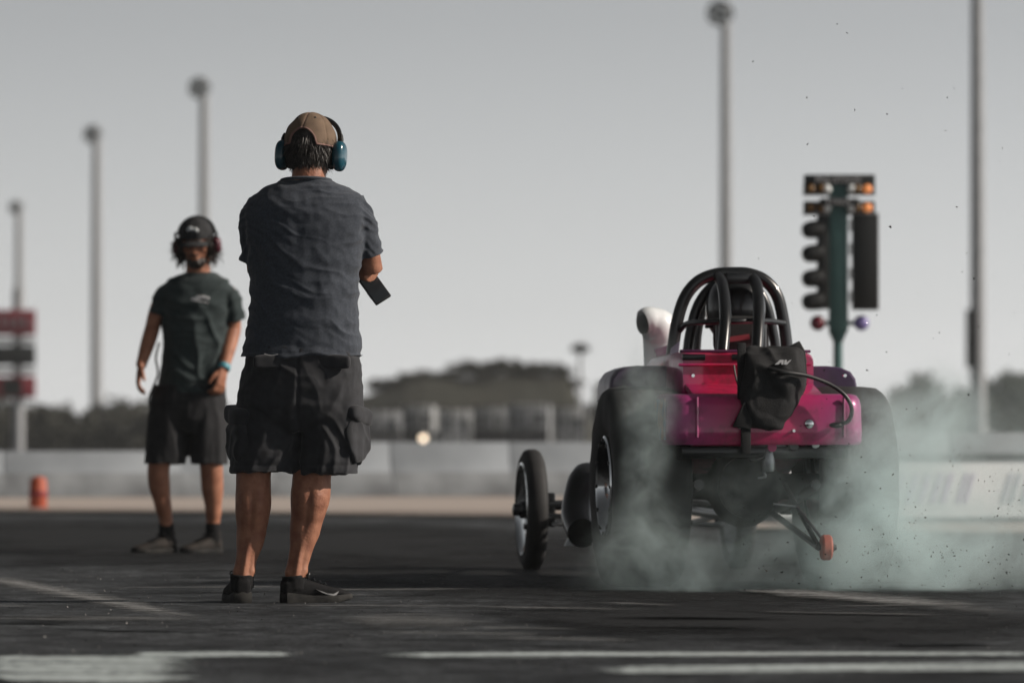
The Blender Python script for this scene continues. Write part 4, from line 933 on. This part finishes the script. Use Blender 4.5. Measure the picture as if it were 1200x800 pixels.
leg_f([(223, 268, 544, -.02, .108), (222, 268, 520, -.015, .112), (221, 267, 490, 0, .12), (222, 262, 465, 0, .11)])
fs.build('shorts', M['shorts2'], man2, voxel=.006, it=3, disp=lambda co, no: -.01 * (1 - ridge(np.stack([co[:, 0] * 10, co[:, 1] * 5, co[:, 2] * 3], 1), 95)) + .004 * noise3(co * 10, 6))
shoe(man2, fp(203, 648.5, .06), R(228), .97, M['shoe2'], M['sole'], h_=.125); shoe(man2, fp(256, 648.5, .06), R(222), .97, M['shoe2'], M['sole'], h_=.125)
for c_, y in ((195.5, .03), (249.5, .028)):
    mb = MB(); mb.tube([fp(c_, 634, y), fp(c_ - (1 if c_ < 200 else 0), 613, y)], [.042, .040], 16); mb.build('sock', M['shoe'], man2)
mb = MB(); w0 = B[1].lerp(B[2], .93); dd = (B[2] - B[1]).normalized()
mb.lathe([(.032, -.016), (.0345, -.012), (.0345, .012), (.032, .016)], w0, dd, 24); mb.build('wristband', M['band'], man2)
mb = MB(); mb.tube([fp(188, 402, -.10), fp(184.5, 420, -.13), fp(187, 438, -.13), fp(181, 455, -.13), fp(176, 468, -.11), fp(178, 480, -.10)], .006, 8, sub=4); mb.build('cable', M['black_plastic'], man2)
ear_muffs(fh + Vector(floc), Qf, .094, .100, M['red_plastic'], R(-14), .095, 'maroon and black headset worn over the black cap', cup=(.024, .034, .042))

# ------------------------------------------------------------------ drag racing car (x right, y forward, z up; origin under the rear axle)
YAW = R(7.5); DC = 21.05; CX = .947
car = empty('drag_racing_car', (CX, DC, 0), YAW)
tag(car, 'magenta open-wheel drag racing car doing a smoky burnout', 'race car')
def cpt(px, py, y):
    """car-space point at car depth y that the photograph shows at px, py"""
    s, c = math.sin(YAW), math.cos(YAW); k = (px - 600) / FPX
    # world: X = CX + x c - y s ; Y = DC + x s + y c ; X = k Y
    x = (k * (DC + y * c) - CX + y * s) / (c - k * s); Y = DC + x * s + y * c
    return Vector((x, y, CAM_H + (524 - py) / FPX * Y))
def cb(c, d, m, name, bevel=.008, M_=None, par=None):
    mb = MB(); mb.box(c, d, M_); return mb.build(name, m, par or car, bevel=bevel)
def ct(pts, r, m, name, n=12, sub=0, par=None):
    mb = MB(); mb.tube(pts, r, n, sub=sub); return mb.build(name, m, par or car)
# wheels
RT = .41; TW = .30; XO = .575
def rear_wheel(sd):
    xc = sd * (XO - TW / 2); a = Vector((sd, 0, 0)); c = Vector((xc, 0, RT))
    mb = MB(); mb.lathe([(.19, -.125), (.205, -.138), (.27, -.155), (.35, -.158), (.388, -.148), (.404, -.125), (RT, -.07), (RT, .07), (.404, .125), (.388, .148), (.35, .158), (.27, .155), (.205, .138), (.19, .125)], c, a, 150, cap=False)
    rim = MB(); rim.lathe([(.192, -.125), (.196, -.135), (.185, -.125), (.18, 0), (.18, .05), (.184, .122), (.200, .140), (.206, .134), (.208, .150), (.198, .156), (.186, .148), (.176, .098), (.16, .05), (.12, .035), (.075, .055), (.06, .065)], c, a, 60, cap=False)
    r = rim.build('rear_wheel', M['chrome'], car, angle=50)
    t = mb.build('tyre', M['rubber'], r, angle=60, disp=lambda co, no: .004 * noise3(co * 9, 31) * 1.0)
    mb = MB(); mb.lathe([(.06, .03), (.062, .09), (.045, .11), (.02, .115)], c, a, 24); mb.build('hub', M['alloy'], r)
    for k in range(12):
        an = k * math.pi / 6; p = c + a * .153 + Vector((0, math.cos(an) * .192, math.sin(an) * .192)); mb = MB(); mb.lathe([(.008, 0), (.008, .006)], p, a, 8); mb.build('bead_bolt', M['dark_steel'], r)
    for k in range(5):
        an = k * math.pi * .4; p = c + a * .08 + Vector((0, math.cos(an) * .09, math.sin(an) * .09)); mb = MB(); mb.lathe([(.013, -.04), (.013, .012), (.008, .016)], p, a, 8); mb.build('wheel_nut', M['chrome'], r)
for sd in (-1, 1): rear_wheel(sd)
WB = 2.86; FR = .281; FXC = .487
def front_wheel(sd):
    c = Vector((sd * FXC, WB, FR)); a = Vector((sd, 0, 0))
    mb = MB(); mb.lathe([(.205, -.035), (.215, -.045), (.25, -.046), (.272, -.034), (FR, -.016), (FR, .016), (.272, .034), (.25, .046), (.215, .045), (.205, .035)], c, a, 140, cap=False)
    rim = MB(); rim.lathe([(.208, -.035), (.216, -.04), (.20, -.03), (.195, 0), (.20, .03), (.216, .042), (.220, .048), (.210, .05), (.198, .036), (.17, .022), (.10, .012), (.05, .02), (.04, .03)], c, a, 48, cap=False)
    r = rim.build('front_wheel', M['chrome'], car, angle=50); ft_ = mb.build('tyre', M['rubber'], r, angle=60); ft_.cycles.shadow_terminator_offset = .3; ft_.cycles.shadow_terminator_geometry_offset = .2
    mb = MB(); mb.lathe([(.042, .0), (.042, .05), (.03, .06), (.028, .085), (.012, .09)], c, a, 20); mb.build('hub', M['black_metal'], r)
    for k in range(10):
        an = k * math.pi / 5; mb = MB(); mb.lathe([(.016, 0), (.016, .004)], c + a * .019 + Vector((0, math.cos(an) * .135, math.sin(an) * .135)), a, 10); mb.build('rim_hole', M['black_metal'], r)
for sd in (-1, 1): front_wheel(sd)
# chassis and running gear
for sd in (-1, 1):
    ct([(sd * .24, -.35, .42), (sd * .25, .3, .34), (sd * .22, 1.2, .27), (sd * .15, 2.6, .29), (sd * .13, WB, .31)], .021, M['black_metal'], 'chassis_rail', sub=4)
    ct([(sd * .25, -.3, .60), (sd * .26, .5, .55), (sd * .2, 1.6, .50), (sd * .13, WB, .36)], .018, M['black_metal'], 'upper_rail', sub=4)
    ct([(sd * .44, WB - .02, .30), (sd * .16, WB - .55, .33)], .012, M['black_metal'], 'radius_rod')
    ct([(sd * .44, WB - .02, .26), (sd * .16, WB - .62, .23)], .012, M['black_metal'], 'radius_rod')
    cb((sd * .40, WB, .28), (.045, .05, .16), M['black_metal'], 'spindle')
    ct([(sd * .39, WB - .03, .22), (sd * .39, WB - .14, .215)], .010, M['alloy'], 'steering_arm')
ct([(-.42, WB, .30), (0, WB, .31), (.42, WB, .30)], .024, M['black_metal'], 'front_axle')
ct([(-.39, WB - .13, .215), (.39, WB - .13, .215)], .010, M['alloy'], 'tie_rod')
mb = MB(); mb.tube([(-.40, 0, RT), (.40, 0, RT)], .055, 18); mb.ell((0, -.02, RT), (.15, .17, .17), 26, 16); mb.build('rear_axle', M['rubber'], car, voxel=.012, it=2)
mb = MB(); mb.lathe([(.13, -.02), (.13, .02), (.09, .035)], (0, -.17, RT), (0, -1, 0), 24); mb.build('axle_cover', M['dark_steel'], car)
# engine
eng = cb((0, 1.25, .52), (.34, .62, .34), M['dark_steel'], 'engine', .03)
for sd in (-1, 1):
    cb((sd * .17, 1.25, .74), (.16, .56, .10), M['alloy'], 'valve_cover', .03, Matrix.Rotation(sd * R(35), 3, 'Y'), eng)
    for k in range(4): ct([(sd * .2, 1.04 + k * .14, .58), (sd * .30, 1.03 + k * .14, .54), (sd * .34, .98 + k * .10, .40), (sd * .36, .85 + k * .06, .30)], .022, M['black_metal'], 'header_pipe', sub=4, par=eng)
cb((0, 1.25, .86), (.22, .46, .14), M['alloy'], 'intake_manifold', .02, par=eng)
# big black collector seen between the left wheels
p = cpt(682, 556, 1.75); q = cpt(676, 600, 1.6); r_ = cpt(681, 624, 1.45)
mb = MB(); mb.tube([cpt(705, 575, 1.9), p + Vector((.02, 0, -.02)), q, r_], [.085, .075, .07, .062], 24, sub=5); mb.build('exhaust_collector', M['black_metal'], car)
mb = MB(); mb.lathe([(.058, 0), (.064, 0), (.064, .03), (.05, .03)], r_ + Vector((0, -.03, 0)), (0, 1, 0), 24); mb.build('collector_ring', M['dark_steel'], car)
mb = MB(); mb.prism([(-.075, -.055), (-.03, -.055), (-.05, .0)], r_, (1, 0, 0), (0, 0, 1), .02); mb.prism([(.03, -.05), (.075, -.045), (.06, .0)], r_, (1, 0, 0), (0, 0, 1), .02); mb.build('support_bracket', M['white_paint'], car)
# white elbow scoop standing on the engine
s0, s1, s2, s3 = cpt(774, 436, 1.25), cpt(774, 402, 1.25), cpt(772, 384, 1.22), cpt(761, 377, 1.20)
mb = MB(); mb.tube([s0, s1, s2, s3, s3 + Vector((-.03, -.01, -.004))], [.072, .076, .080, .066, .056], 24, sub=5); sp = mb.build('intake_scoop', M['white_paint'], car)
mb = MB(); mb.lathe([(.046, 0), (.050, .012), (.03, .014)], s3 + Vector((-.025, -.012, -.004)), (-1, -.35, -.1), 20); mb.build('scoop_mouth', M['black_metal'], sp)
mb = MB(); mb.box(cpt(777, 411, 1.175) + Vector((0, -.0, 0)), (.07, .015, .035), Matrix.Rotation(R(-18), 3, 'Y')); mb.build('scoop_decal', M['candy_violet'], sp)
# body tub: rounded-box sections along y
def rrect(w_, z0, z1, r, y, n=6):
    pts = []
    for cx_, cz_, a0 in ((w_ - r, z1 - r, 0), (-w_ + r, z1 - r, 90), (-w_ + r, z0 + r, 180), (w_ - r, z0 + r, 270)):
        for k in range(n + 1):
            a = R(a0 + 90 * k / n); pts.append(Vector((cx_ + r * math.cos(a), y, cz_ + r * math.sin(a))))
    return pts
mb = MB(); mb.rings([rrect(.27, .62, .945, .03, -.14), rrect(.278, .55, .957, .035, -.10), rrect(.285, .50, .963, .04, .2), rrect(.30, .42, .955, .05, .6), rrect(.29, .38, .90, .06, .95), rrect(.24, .38, .80, .07, 1.35), rrect(.20, .44, .74, .06, 1.55)])
tub = mb.build('body_shell', M['candy'], car, angle=50)
# slots and lip on the rear deck
a, b = cpt(793, 413, -.15), cpt(953, 409, -.15)
cb(((a.x + b.x) / 2, -.153, .962), (.54, .03, .012), M['candy_violet'], 'deck_lip', .004, par=tub)
for px in (813, 871, 925): cb(cpt(px, 418.5, -.145), (.095, .012, .026), M['black_metal'], 'cooling_slot', .004, par=tub)
ct([cpt(795, 427.5, -.15), cpt(950, 427, -.15)], .006, M['candy'], 'deck_bead', 8, par=tub)
# fenders: closed shells with a vertical rear face
for sd in (-1, 1):
    rows = []
    for y, dz, k in ((.19, -.006, .985), (.20, .0, 1.0), (.25, .004, 1.0), (.5, .0, 1.0), (.60, -.006, .99), (.62, -.02, .97)):
        prof_ = [(.20, .905), (.40, .905), (.455, .900), (.492, .884), (.513, .855), (.52, .82), (.52, .772), (.20, .772)]
        rows.append([Vector((sd * x * k, y, z + dz)) for x, z in prof_])
    mb = MB(); mb.rings(rows); mb.build('fender', M['candy_violet'], car, angle=45)
# rear box, sloped panel above it
YB = -.56
l, r2, zt, zb = cpt(783, 461, YB).x, cpt(1014, 461, YB).x, cpt(900, 461, YB).z, cpt(900, 521, YB).z
bw = (r2 - l) / 2; bc = (r2 + l) / 2
rows = []
for z, sc_, y_in in ((zb, .975, .006), (zb + .012, .995, 0), (zb + .05, 1.0, 0), (zt - .05, .99, .0), (zt - .022, .978, .010), (zt - .006, .955, .028), (zt, .92, .06)):
    pl = []
    for cx_, cy_, a0 in ((bw - .075, YB + .075, -90), (bw - .02, -.18, 0), (-bw + .02, -.18, 90), (-bw + .075, YB + .075, 180)):
        rr_ = .075 if cy_ < -.4 else .02
        for k in range(7):
            an = R(a0 + 90 * k / 6); pl.append(Vector((bc + (cx_ + rr_ * math.cos(an)) * sc_, cy_ + rr_ * math.sin(an) + (y_in if cy_ < -.4 else 0), z)))
    rows.append(pl)
mb = MB(); mb.rings(rows); bx_ = mb.build('tail_box', M['candy_box'], car, angle=35)
for px in (817, 989): ct([cpt(px, 465, YB - .002), cpt(px, 512, YB - .003)], .006, M['candy_box'], 'panel_crease', 8, par=bx_)
mb = MB()
mb.rings([[Vector((x, -.135, .83)), Vector((x, YB + .16, zt - .012)), Vector((x, YB + .18, zt - .03)), Vector((x, -.135, .80))] for x in (-.262, .272)]); mb.build('sloped_panel', M['candy'], car, bevel=.006)
for px, py in ((868, 497.5), (948, 496.5)):
    mb = MB(); mb.lathe([(.020, 0), (.018, .006), (.008, .010)], cpt(px, py, YB - .002), (0, -1, 0), 18); mb.build('fastener', M['chrome'], bx_)
mb = MB(); mb.lathe([(.018, 0), (.016, .02), (.008, .024)], cpt(955, 518, YB + .04), (0, -1, -.6), 14); mb.build('tail_lamp', M['lens_clear'], bx_)
mb = MB(); mb.lathe([(.006, 0), (.006, .008)], cpt(930, 504.5, YB - .002), (0, -1, 0), 10); mb.build('rivet', M['chrome'], bx_)
for px in (812, 990):
    mb = MB(); mb.lathe([(.009, 0), (.007, .006)], cpt(px, 440, -.15), (0, -1, 0), 12); mb.build('fastener', M['chrome'], tub)
# coloured graphic on the left end of the box
M['gfx'] = mat('airbrushed_graphic', (.10, .16, .30), (.45, .16, .05), rough=.3, scale=14, lo=.42, hi=.6, coat=.6)
mb = MB(); mb.box((l - .001, YB + .19, (zt + zb) / 2), (.006, .24, (zt - zb) * .8)); mb.build('side_graphic', M['gfx'], bx_)
# underside of box, brackets, pump and hoses
cb((bc, YB + .16, zb - .03), (bw * 1.7, .24, .05), M['black_metal'], 'floor_pan', .01)
cb(cpt(905, 527, -.5), (.11, .03, .05), M['alloy'], 'hitch_plate', .006); cb(cpt(884, 528, -.5), (.05, .03, .045), M['alloy'], 'hitch_plate', .006)
mb = MB(); mb.lathe([(.018, 0), (.018, .02)], cpt(904, 524, -.52), (0, -1, 0), 16); mb.build('release_knob', M['pink_knob'], car)
mb = MB(); mb.lathe([(.022, 0), (.022, .03), (.016, .035)], cpt(928, 522, -.51), (0, -1, 0), 16); mb.build('pipe_end', M['black_metal'], car)
mb = MB(); mb.lathe([(.02, .06), (.026, .05), (.029, .0), (.029, -.03), (.022, -.04)], cpt(900, 541, -.5), (0, 0, 1), 18); mb.build('fuel_filter', M['alloy'], car)
ct([cpt(893, 551, -.5), cpt(897, 558, -.5), cpt(888, 560, -.49)], .006, M['alloy'], 'hose', 8, sub=4)
ct([cpt(876, 530, -.5), cpt(880, 539, -.52), cpt(892, 536, -.52), cpt(899, 530, -.5)], .007, M['black_plastic'], 'hose', 8, sub=4)
# parachute pack
pk = MB()
P_ = lambda px, py, y=-.50: cpt(px, py, y)
pk.rings([[P_(px + dx * (1), py, -.50 + dy) for dx, dy in ()] or
          [cpt(cx_ + w_ * math.copysign(abs(math.cos(t)) ** .6, math.cos(t)), py, -.50 + d_ * math.copysign(abs(math.sin(t)) ** .6, math.sin(t))) for t in [2 * math.pi * k / 28 for k in range(28)]]
          for py, cx_, w_, d_ in ((405, 908, 30, .05), (411, 907, 37, .09), (430, 906, 40, .12), (455, 906, 41, .125), (475, 903, 39, .125), (490, 899, 34, .12), (502, 893, 27, .10), (506, 890, 20, .06))])
def pk_disp(co, no): return -.016 * (1 - ridge(np.stack([(co[:, 0] + co[:, 2] * .5) * 9, co[:, 1] * 6, co[:, 2] * 6], 1), 61)) + .008 * noise3(co * 12, 62)
pack = pk.build('parachute_pack', M['nylon'], car, voxel=.007, it=4, disp=pk_disp)
mb = MB(); mb.rings([[cpt(px, py, y) for px, py in ((918, 409), (937, 399), (944, 412), (946, 440), (938, 430))] for y in (-.54, -.50)]); mb.build('pack_flap', M['nylon'], pack, bevel=.006)
mb = MB(); mb.rings([[cpt(px, py, y) for px, py in ((858, 500), (872, 470), (884, 478), (880, 503))] for y in (-.60, -.57)]); mb.build('pack_flap', M['nylon'], pack, bevel=.006)
cb(cpt(869, 450, -.545), (.035, .012, .33), M['nylon'], 'pack_strap', .004, par=pack); cb(cpt(874, 514, -.585), (.04, .012, .12), M['nylon'], 'pack_strap', .004, par=pack)
def pk_print(poly): 
    mb = MB(); mb.rings([[cpt(px, py, y) for px, py in poly] for y in (-.632, -.605)]); mb.build('logo', M['white_print'], pack, smooth=False)
pk_print([(908, 427), (914, 421.5), (918.5, 421.5), (918, 427), (915.5, 427), (915.8, 424), (912, 427)]); pk_print([(918.8, 427), (919.5, 421.5), (922, 421.5), (922, 424.5), (926, 421.5), (927.5, 421.5), (922.5, 427)])
pk_print([(915, 433), (920, 433.5), (924, 436.5), (919, 436.5)])
ct([P_(900, 431, -.63), P_(920, 436, -.645), P_(945, 440, -.62), P_(972, 450, -.60), P_(990, 463, -.60), P_(998, 478, -.60), P_(995, 492, -.60), P_(985, 497, -.59)], .0085, M['black_plastic'], 'release_cable', 10, sub=5)
mb = MB(); mb.ell(P_(980, 498, -.585), (.03, .02, .012), 14, 8); mb.build('cable_clamp', M['black_plastic'], car)
ct([cpt(860, 428, -.17), cpt(863, 445, -.2), cpt(868, 461, -.24)], .004, M['black_plastic'], 'wire', 8, sub=3)
# roll cage
YC = .30
def hoop(pts, y, r, name, dy=0): return ct([cpt(px, py, y + dy * (410 - py) / 90) for px, py in pts], r, M['black_metal'], name, 14, sub=5)
hoop([(786, 428), (789, 405), (794, 375), (803, 348), (818, 330), (838, 321.5), (858, 320), (878, 321), (897, 329), (911, 347), (918, 375), (922, 405), (924, 428)], YC, .026, 'main_hoop')
hoop([(805, 425), (808, 395), (817, 360), (832, 338), (850, 327), (868, 327), (886, 338), (899, 360), (907, 395), (911, 425)], YC + .22, .022, 'front_hoop')
hoop([(816, 425), (819, 385), (829, 352), (845, 338), (862, 336), (879, 342), (890, 360), (896, 390), (898, 425)], YC + .42, .017, 'halo_hoop')
for xs_, in ((([(841, 323), (846, 331), (849, 350), (850, 375), (847, 412)]),), (([(881, 324), (887, 334), (889, 352), (889, 378), (887, 412)]),)):
    pts = [cpt(px, py, y) for (px, py), y in zip(xs_, (YC, YC - .10, YC - .22, YC - .32, YC - .40))]
    ct(pts, .024, M['black_metal'], 'rear_strut', 14, sub=5)
ct([cpt(797, 387, YC - .02), cpt(806, 379, YC - .1), cpt(830, 377, YC - .26), cpt(870, 376, YC - .30), cpt(900, 376, YC - .16), cpt(921, 379, YC)], .012, M['black_metal'], 'cross_bar', 12, sub=4)
for px in (842, 895): ct([cpt(px, 380, YC - .2), cpt(px, 412, YC - .2)], .012, M['black_metal'], 'cage_upright')
hp = cpt(866, 326, YC - .03); cb(hp, (.11, .03, .045), M['black_metal'], 'gusset_plate', .006)
# seat back, head pad
mb = MB(); mb.ell(cpt(868, 394, YC + .02), (.115, .05, .085), 26, 16, e=.5); sb = mb.build('seat_back', M['black_foam'], car)
mb = MB(); mb.box(cpt(866, 396, YC - .035), (.09, .006, .022), Matrix.Rotation(R(-8), 3, 'Y')); mb.build('seat_patch', M['sign_red'], sb)
mb = MB(); mb.rings([[cpt(px, py, y) for px, py in ((783, 428), (786, 408), (797, 399), (794, 428))] for y in (.16, .18)]); M['screen'] = mat('pale_violet_acrylic', (.42, .34, .46), rough=.2, scale=5, coat=.5); mb.build('side_screen', M['screen'], car, bevel=.004)
# wheelie bar
for sd, m in ((1, 'urethane'),):
    wc = cpt(864, 646, -1.0)
    if sd > 0: wc = cpt(968, 641, -1.0)
    mb = MB(); mb.lathe([(.03, -.02), (.044, -.02), (.050, -.013), (.050, .013), (.044, .02), (.03, .02)], wc, (1, 0, 0), 28); wh = mb.build('wheelie_wheel', M[m], car)
    mb = MB(); mb.lathe([(.030, -.016), (.030, .016), (.012, .034), (.01, .04)], wc, (sd, 0, 0), 18); mb.build('wheel_hub', M['dark_steel'], wh)
    ct([wc + Vector((-sd * .03, .0, 0)), Vector((sd * .10, -.16, .30))], .013, M['black_metal'], 'wheelie_bar')
    ct([wc + Vector((-sd * .03, .02, .01)), Vector((sd * .13, -.25, .42))], .010, M['dark_steel'], 'wheelie_bar')
    ct([wc + Vector((-sd * .005, .0, .02)), wc + Vector((-sd * .06, .3, .155))], .006, M['alloy'], 'wheelie_strut')
    ct([wc + Vector((-sd * .06, .3, .155)), Vector((0, -.70, .345))], .006, M['alloy'], 'wheelie_strut')
# driver
def cw(v): return Matrix.Rotation(YAW, 3, 'Z') @ Vector(v)
hd = cpt(862, 366, YC + .16); Qd = Matrix.Identity(3)
mb = MB(); head_shape(mb, hd, Qd, .95); mb.tube([hd + Vector((0, -.01, -.05)), hd + Vector((0, -.01, -.17))], [.055, .07], 14)
mb.sect([(.48, 0, .55, .15, .12), (.62, 0, .53, .17, .12), (.80, hd.x, .50, .20, .11), (.92, hd.x, .47, .19, .09), (.97, hd.x, .46, .09, .07)], 24)
for sd in (-1, 1):
    sh_ = Vector((hd.x + sd * .18, .48, .89)); el_ = Vector((sd * .235, .62, .70)); wr_ = Vector((sd * .10, .92, .74))
    mb.tube([sh_, el_, wr_], [.055, .045, .032], 12, sub=4); hand(mb, wr_, (-sd * .1, .9, .2), (-sd * .8, .1, -.2), sd, (.7, .8, .6))
    mb.tube([(sd * .09, .56, .52), (sd * .13, 1.0, .60), (sd * .10, 1.4, .46)], [.08, .065, .05], 12, sub=3)
M['suit'] = mat('black_race_suit', (.012, .012, .013), rough=.8, scale=30)
drv = mb.build('person', M['suit'], voxel=.007, it=2); drv.location = car.location; drv.rotation_euler = (0, 0, YAW)
tag(drv, 'driver in black suit and helmet seated inside the roll cage', 'person')
mb = MB(); mb.ell(hd + Vector((0, 0, .012)), (.125, .145, .145), 32, 20, e=.92); hel = mb.build('helmet', M['black_metal'], drv)
mb = MB(); mb.ell(hd + Vector((0, .055, .0)), (.115, .10, .055), 28, 14); mb.build('visor', M['glass'], hel)
mb = MB(); mb.tube([hd + Vector((-.126, .0, -.06)), hd + Vector((0, -.147, -.055)), hd + Vector((.126, 0, -.06))], .008, 8, sub=5); mb.build('helmet_trim', M['dark_steel'], hel)

# ------------------------------------------------------------------ flying rubber and crumbs on the track
def bits(name, pts, label, cat, m, lo, hi, seed):
    q = random.Random(seed); mb = MB()
    for p in pts:
        s = q.uniform(lo, hi); k = len(mb.v); a = [Vector((q.gauss(0, 1), q.gauss(0, 1), q.gauss(0, 1))).normalized() * s * q.uniform(.5, 1.3) for _ in range(4)]
        mb.v += [tuple(Vector(p) + v) for v in a]; mb.f += [(k, k + 1, k + 2), (k, k + 2, k + 3), (k, k + 3, k + 1), (k + 1, k + 3, k + 2)]
    o = bpy.data.objects.new(name, mesh_raw(name, mb, m)); C.objects.link(o); o['kind'] = 'stuff'; tag(o, label, cat); return o
q = random.Random(12); pts = []
for _ in range(330):
    u = q.random(); D = q.uniform(17.5, 20.5)
    if u < .8: px, py = 860 + 345 * q.random() ** .7, 690 - abs(q.gauss(0, 85))
    else: px, py = q.uniform(880, 1210), q.uniform(20, 600)
    p = at(px, py, D)
    if p.z > .02: pts.append(p)
bits('flying_rubber', pts, 'black rubber specks thrown into the air by the spinning tyres', 'rubber specks', M['rubber'], .003, .0068, 3)
pts = [(q.uniform(-2.6, 2.6), q.uniform(12.2, 24), .003) for _ in range(2600)]
M['crumb'] = mat('track_grit', (.05, .05, .05), (.28, .27, .26), rough=.8, scale=3, lo=.5, hi=.7)
bits('track_grit', pts, 'fine grit and rubber crumbs scattered on the dark track', 'grit', M['crumb'], .0018, .0055, 4)

# ------------------------------------------------------------------ tyre smoke (a real volume round the rear of the car)
def smoke():
    m = bpy.data.materials.new('tyre_smoke'); m.use_nodes = True; t = m.node_tree; t.nodes.clear()
    out = t.nodes.new('ShaderNodeOutputMaterial'); pv = t.nodes.new('ShaderNodeVolumePrincipled')
    pv.inputs['Color'].default_value = (.78, .92, .925, 1); pv.inputs['Anisotropy'].default_value = .15
    t.links.new(pv.outputs[0], out.inputs['Volume'])
    ge = t.nodes.new('ShaderNodeTexCoord')
    wn = node(t, 'ShaderNodeTexNoise', Scale=2.2, Detail=2.0); t.links.new(ge.outputs['Object'], wn.inputs['Vector'])
    ws = node(t, 'ShaderNodeVectorMath', operation='SUBTRACT'); t.links.new(wn.outputs['Color'], ws.inputs[0]); ws.inputs[1].default_value = (.5, .5, .5)
    wm = node(t, 'ShaderNodeVectorMath', operation='SCALE'); t.links.new(ws.outputs[0], wm.inputs[0]); wm.inputs['Scale'].default_value = .35
    pos = node(t, 'ShaderNodeVectorMath', operation='ADD'); t.links.new(ge.outputs['Object'], pos.inputs[0]); t.links.new(wm.outputs[0], pos.inputs[1])
    nz_f = node(t, 'ShaderNodeTexNoise', Scale=5.6, Detail=4.0, Roughness=.62, Distortion=.5); t.links.new(pos.outputs[0], nz_f.inputs['Vector'])
    nr = t.nodes.new('ShaderNodeMapRange'); nr.inputs['From Min'].default_value = .62; nr.inputs['From Max'].default_value = .88; nz_g = node(t, 'ShaderNodeTexNoise', Scale=13.0, Detail=3.0, Roughness=.6, Distortion=1.4); t.links.new(pos.outputs[0], nz_g.inputs['Vector'])
    nmix = node(t, 'ShaderNodeMath', operation='MULTIPLY_ADD'); t.links.new(nz_g.outputs['Fac'], nmix.inputs[0]); nmix.inputs[1].default_value = .38; t.links.new(nz_f.outputs['Fac'], nmix.inputs[2])
    t.links.new(nmix.outputs[0], nr.inputs['Value'])
    tot = None
    for c, r, dens in PUFFS:
        sb_ = node(t, 'ShaderNodeVectorMath', operation='SUBTRACT'); t.links.new(pos.outputs[0], sb_.inputs[0]); sb_.inputs[1].default_value = c
        dv = node(t, 'ShaderNodeVectorMath', operation='DIVIDE'); t.links.new(sb_.outputs[0], dv.inputs[0]); dv.inputs[1].default_value = r
        ln = node(t, 'ShaderNodeVectorMath', operation='LENGTH'); t.links.new(dv.outputs[0], ln.inputs[0])
        mr = t.nodes.new('ShaderNodeMapRange'); mr.interpolation_type = 'SMOOTHSTEP'; mr.inputs['From Min'].default_value = 1; mr.inputs['From Max'].default_value = .1
        mr.inputs['To Min'].default_value = 0; mr.inputs['To Max'].default_value = dens; t.links.new(ln.outputs['Value'], mr.inputs['Value'])
        if tot is None: tot = mr.outputs[0]
        else:
            ad = node(t, 'ShaderNodeMath', operation='ADD'); t.links.new(tot, ad.inputs[0]); t.links.new(mr.outputs[0], ad.inputs[1]); tot = ad.outputs[0]
    a = node(t, 'ShaderNodeMath', operation='MULTIPLY_ADD'); t.links.new(nr.outputs[0], a.inputs[0]); a.inputs[1].default_value = 1.5; a.inputs[2].default_value = .10
    mu = node(t, 'ShaderNodeMath', operation='MULTIPLY'); t.links.new(tot, mu.inputs[0]); t.links.new(a.outputs[0], mu.inputs[1])
    t.links.new(mu.outputs[0], pv.inputs['Density'])
    m.cycles.volume_step_rate = .6
    return m
# world positions (metres): centre, radii, density
PUFFS = [((.54, 20.35, .64), (.16, .45, .46), 2.3), ((.58, 20.3, .13), (.32, .55, .32), 2.2), ((.86, 20.35, .08), (.7, .6, .26), 1.5), ((1.0, 20.3, .40), (.4, .4, .3), .6),
         ((1.46, 20.3, .36), (.32, .6, .56), 5.4), ((1.48, 20.5, .14), (.7, .8, .36), 4.2), ((1.72, 20.9, .62), (.30, .8, .34), 3.0), ((2.3, 20.7, .20), (1.1, 1.2, .44), .85), ((2.5, 22.2, .40), (1.6, 1.8, .75), .4)]
mb = MB(); mb.box((2.1, 21.7, .66), (4.4, 4.4, 1.31)); sm = mb.build('tyre_smoke', smoke(), smooth=False)
sm['kind'] = 'stuff'; tag(sm, 'teal grey smoke billowing from the spinning rear tyres', 'smoke')

# ------------------------------------------------------------------ haze
mb = MB(); mb.box((0, 280, 13.5), (420, 640, 29.0)); hz = mb.build('haze', M['skin'], smooth=False)
hm_ = bpy.data.materials.new('haze_air'); hm_.use_nodes = True; t = hm_.node_tree; t.nodes.clear()
out = t.nodes.new('ShaderNodeOutputMaterial'); pv = t.nodes.new('ShaderNodeVolumePrincipled'); t.links.new(pv.outputs[0], out.inputs['Volume'])
pv.inputs['Density'].default_value = .0003; pv.inputs['Color'].default_value = (.93, .96, .97, 1)
hm_.cycles.homogeneous_volume = True
hz.data.materials.clear(); hz.data.materials.append(hm_); hz['kind'] = 'stuff'; tag(hz, 'thin pale haze hanging over the whole track', 'haze')
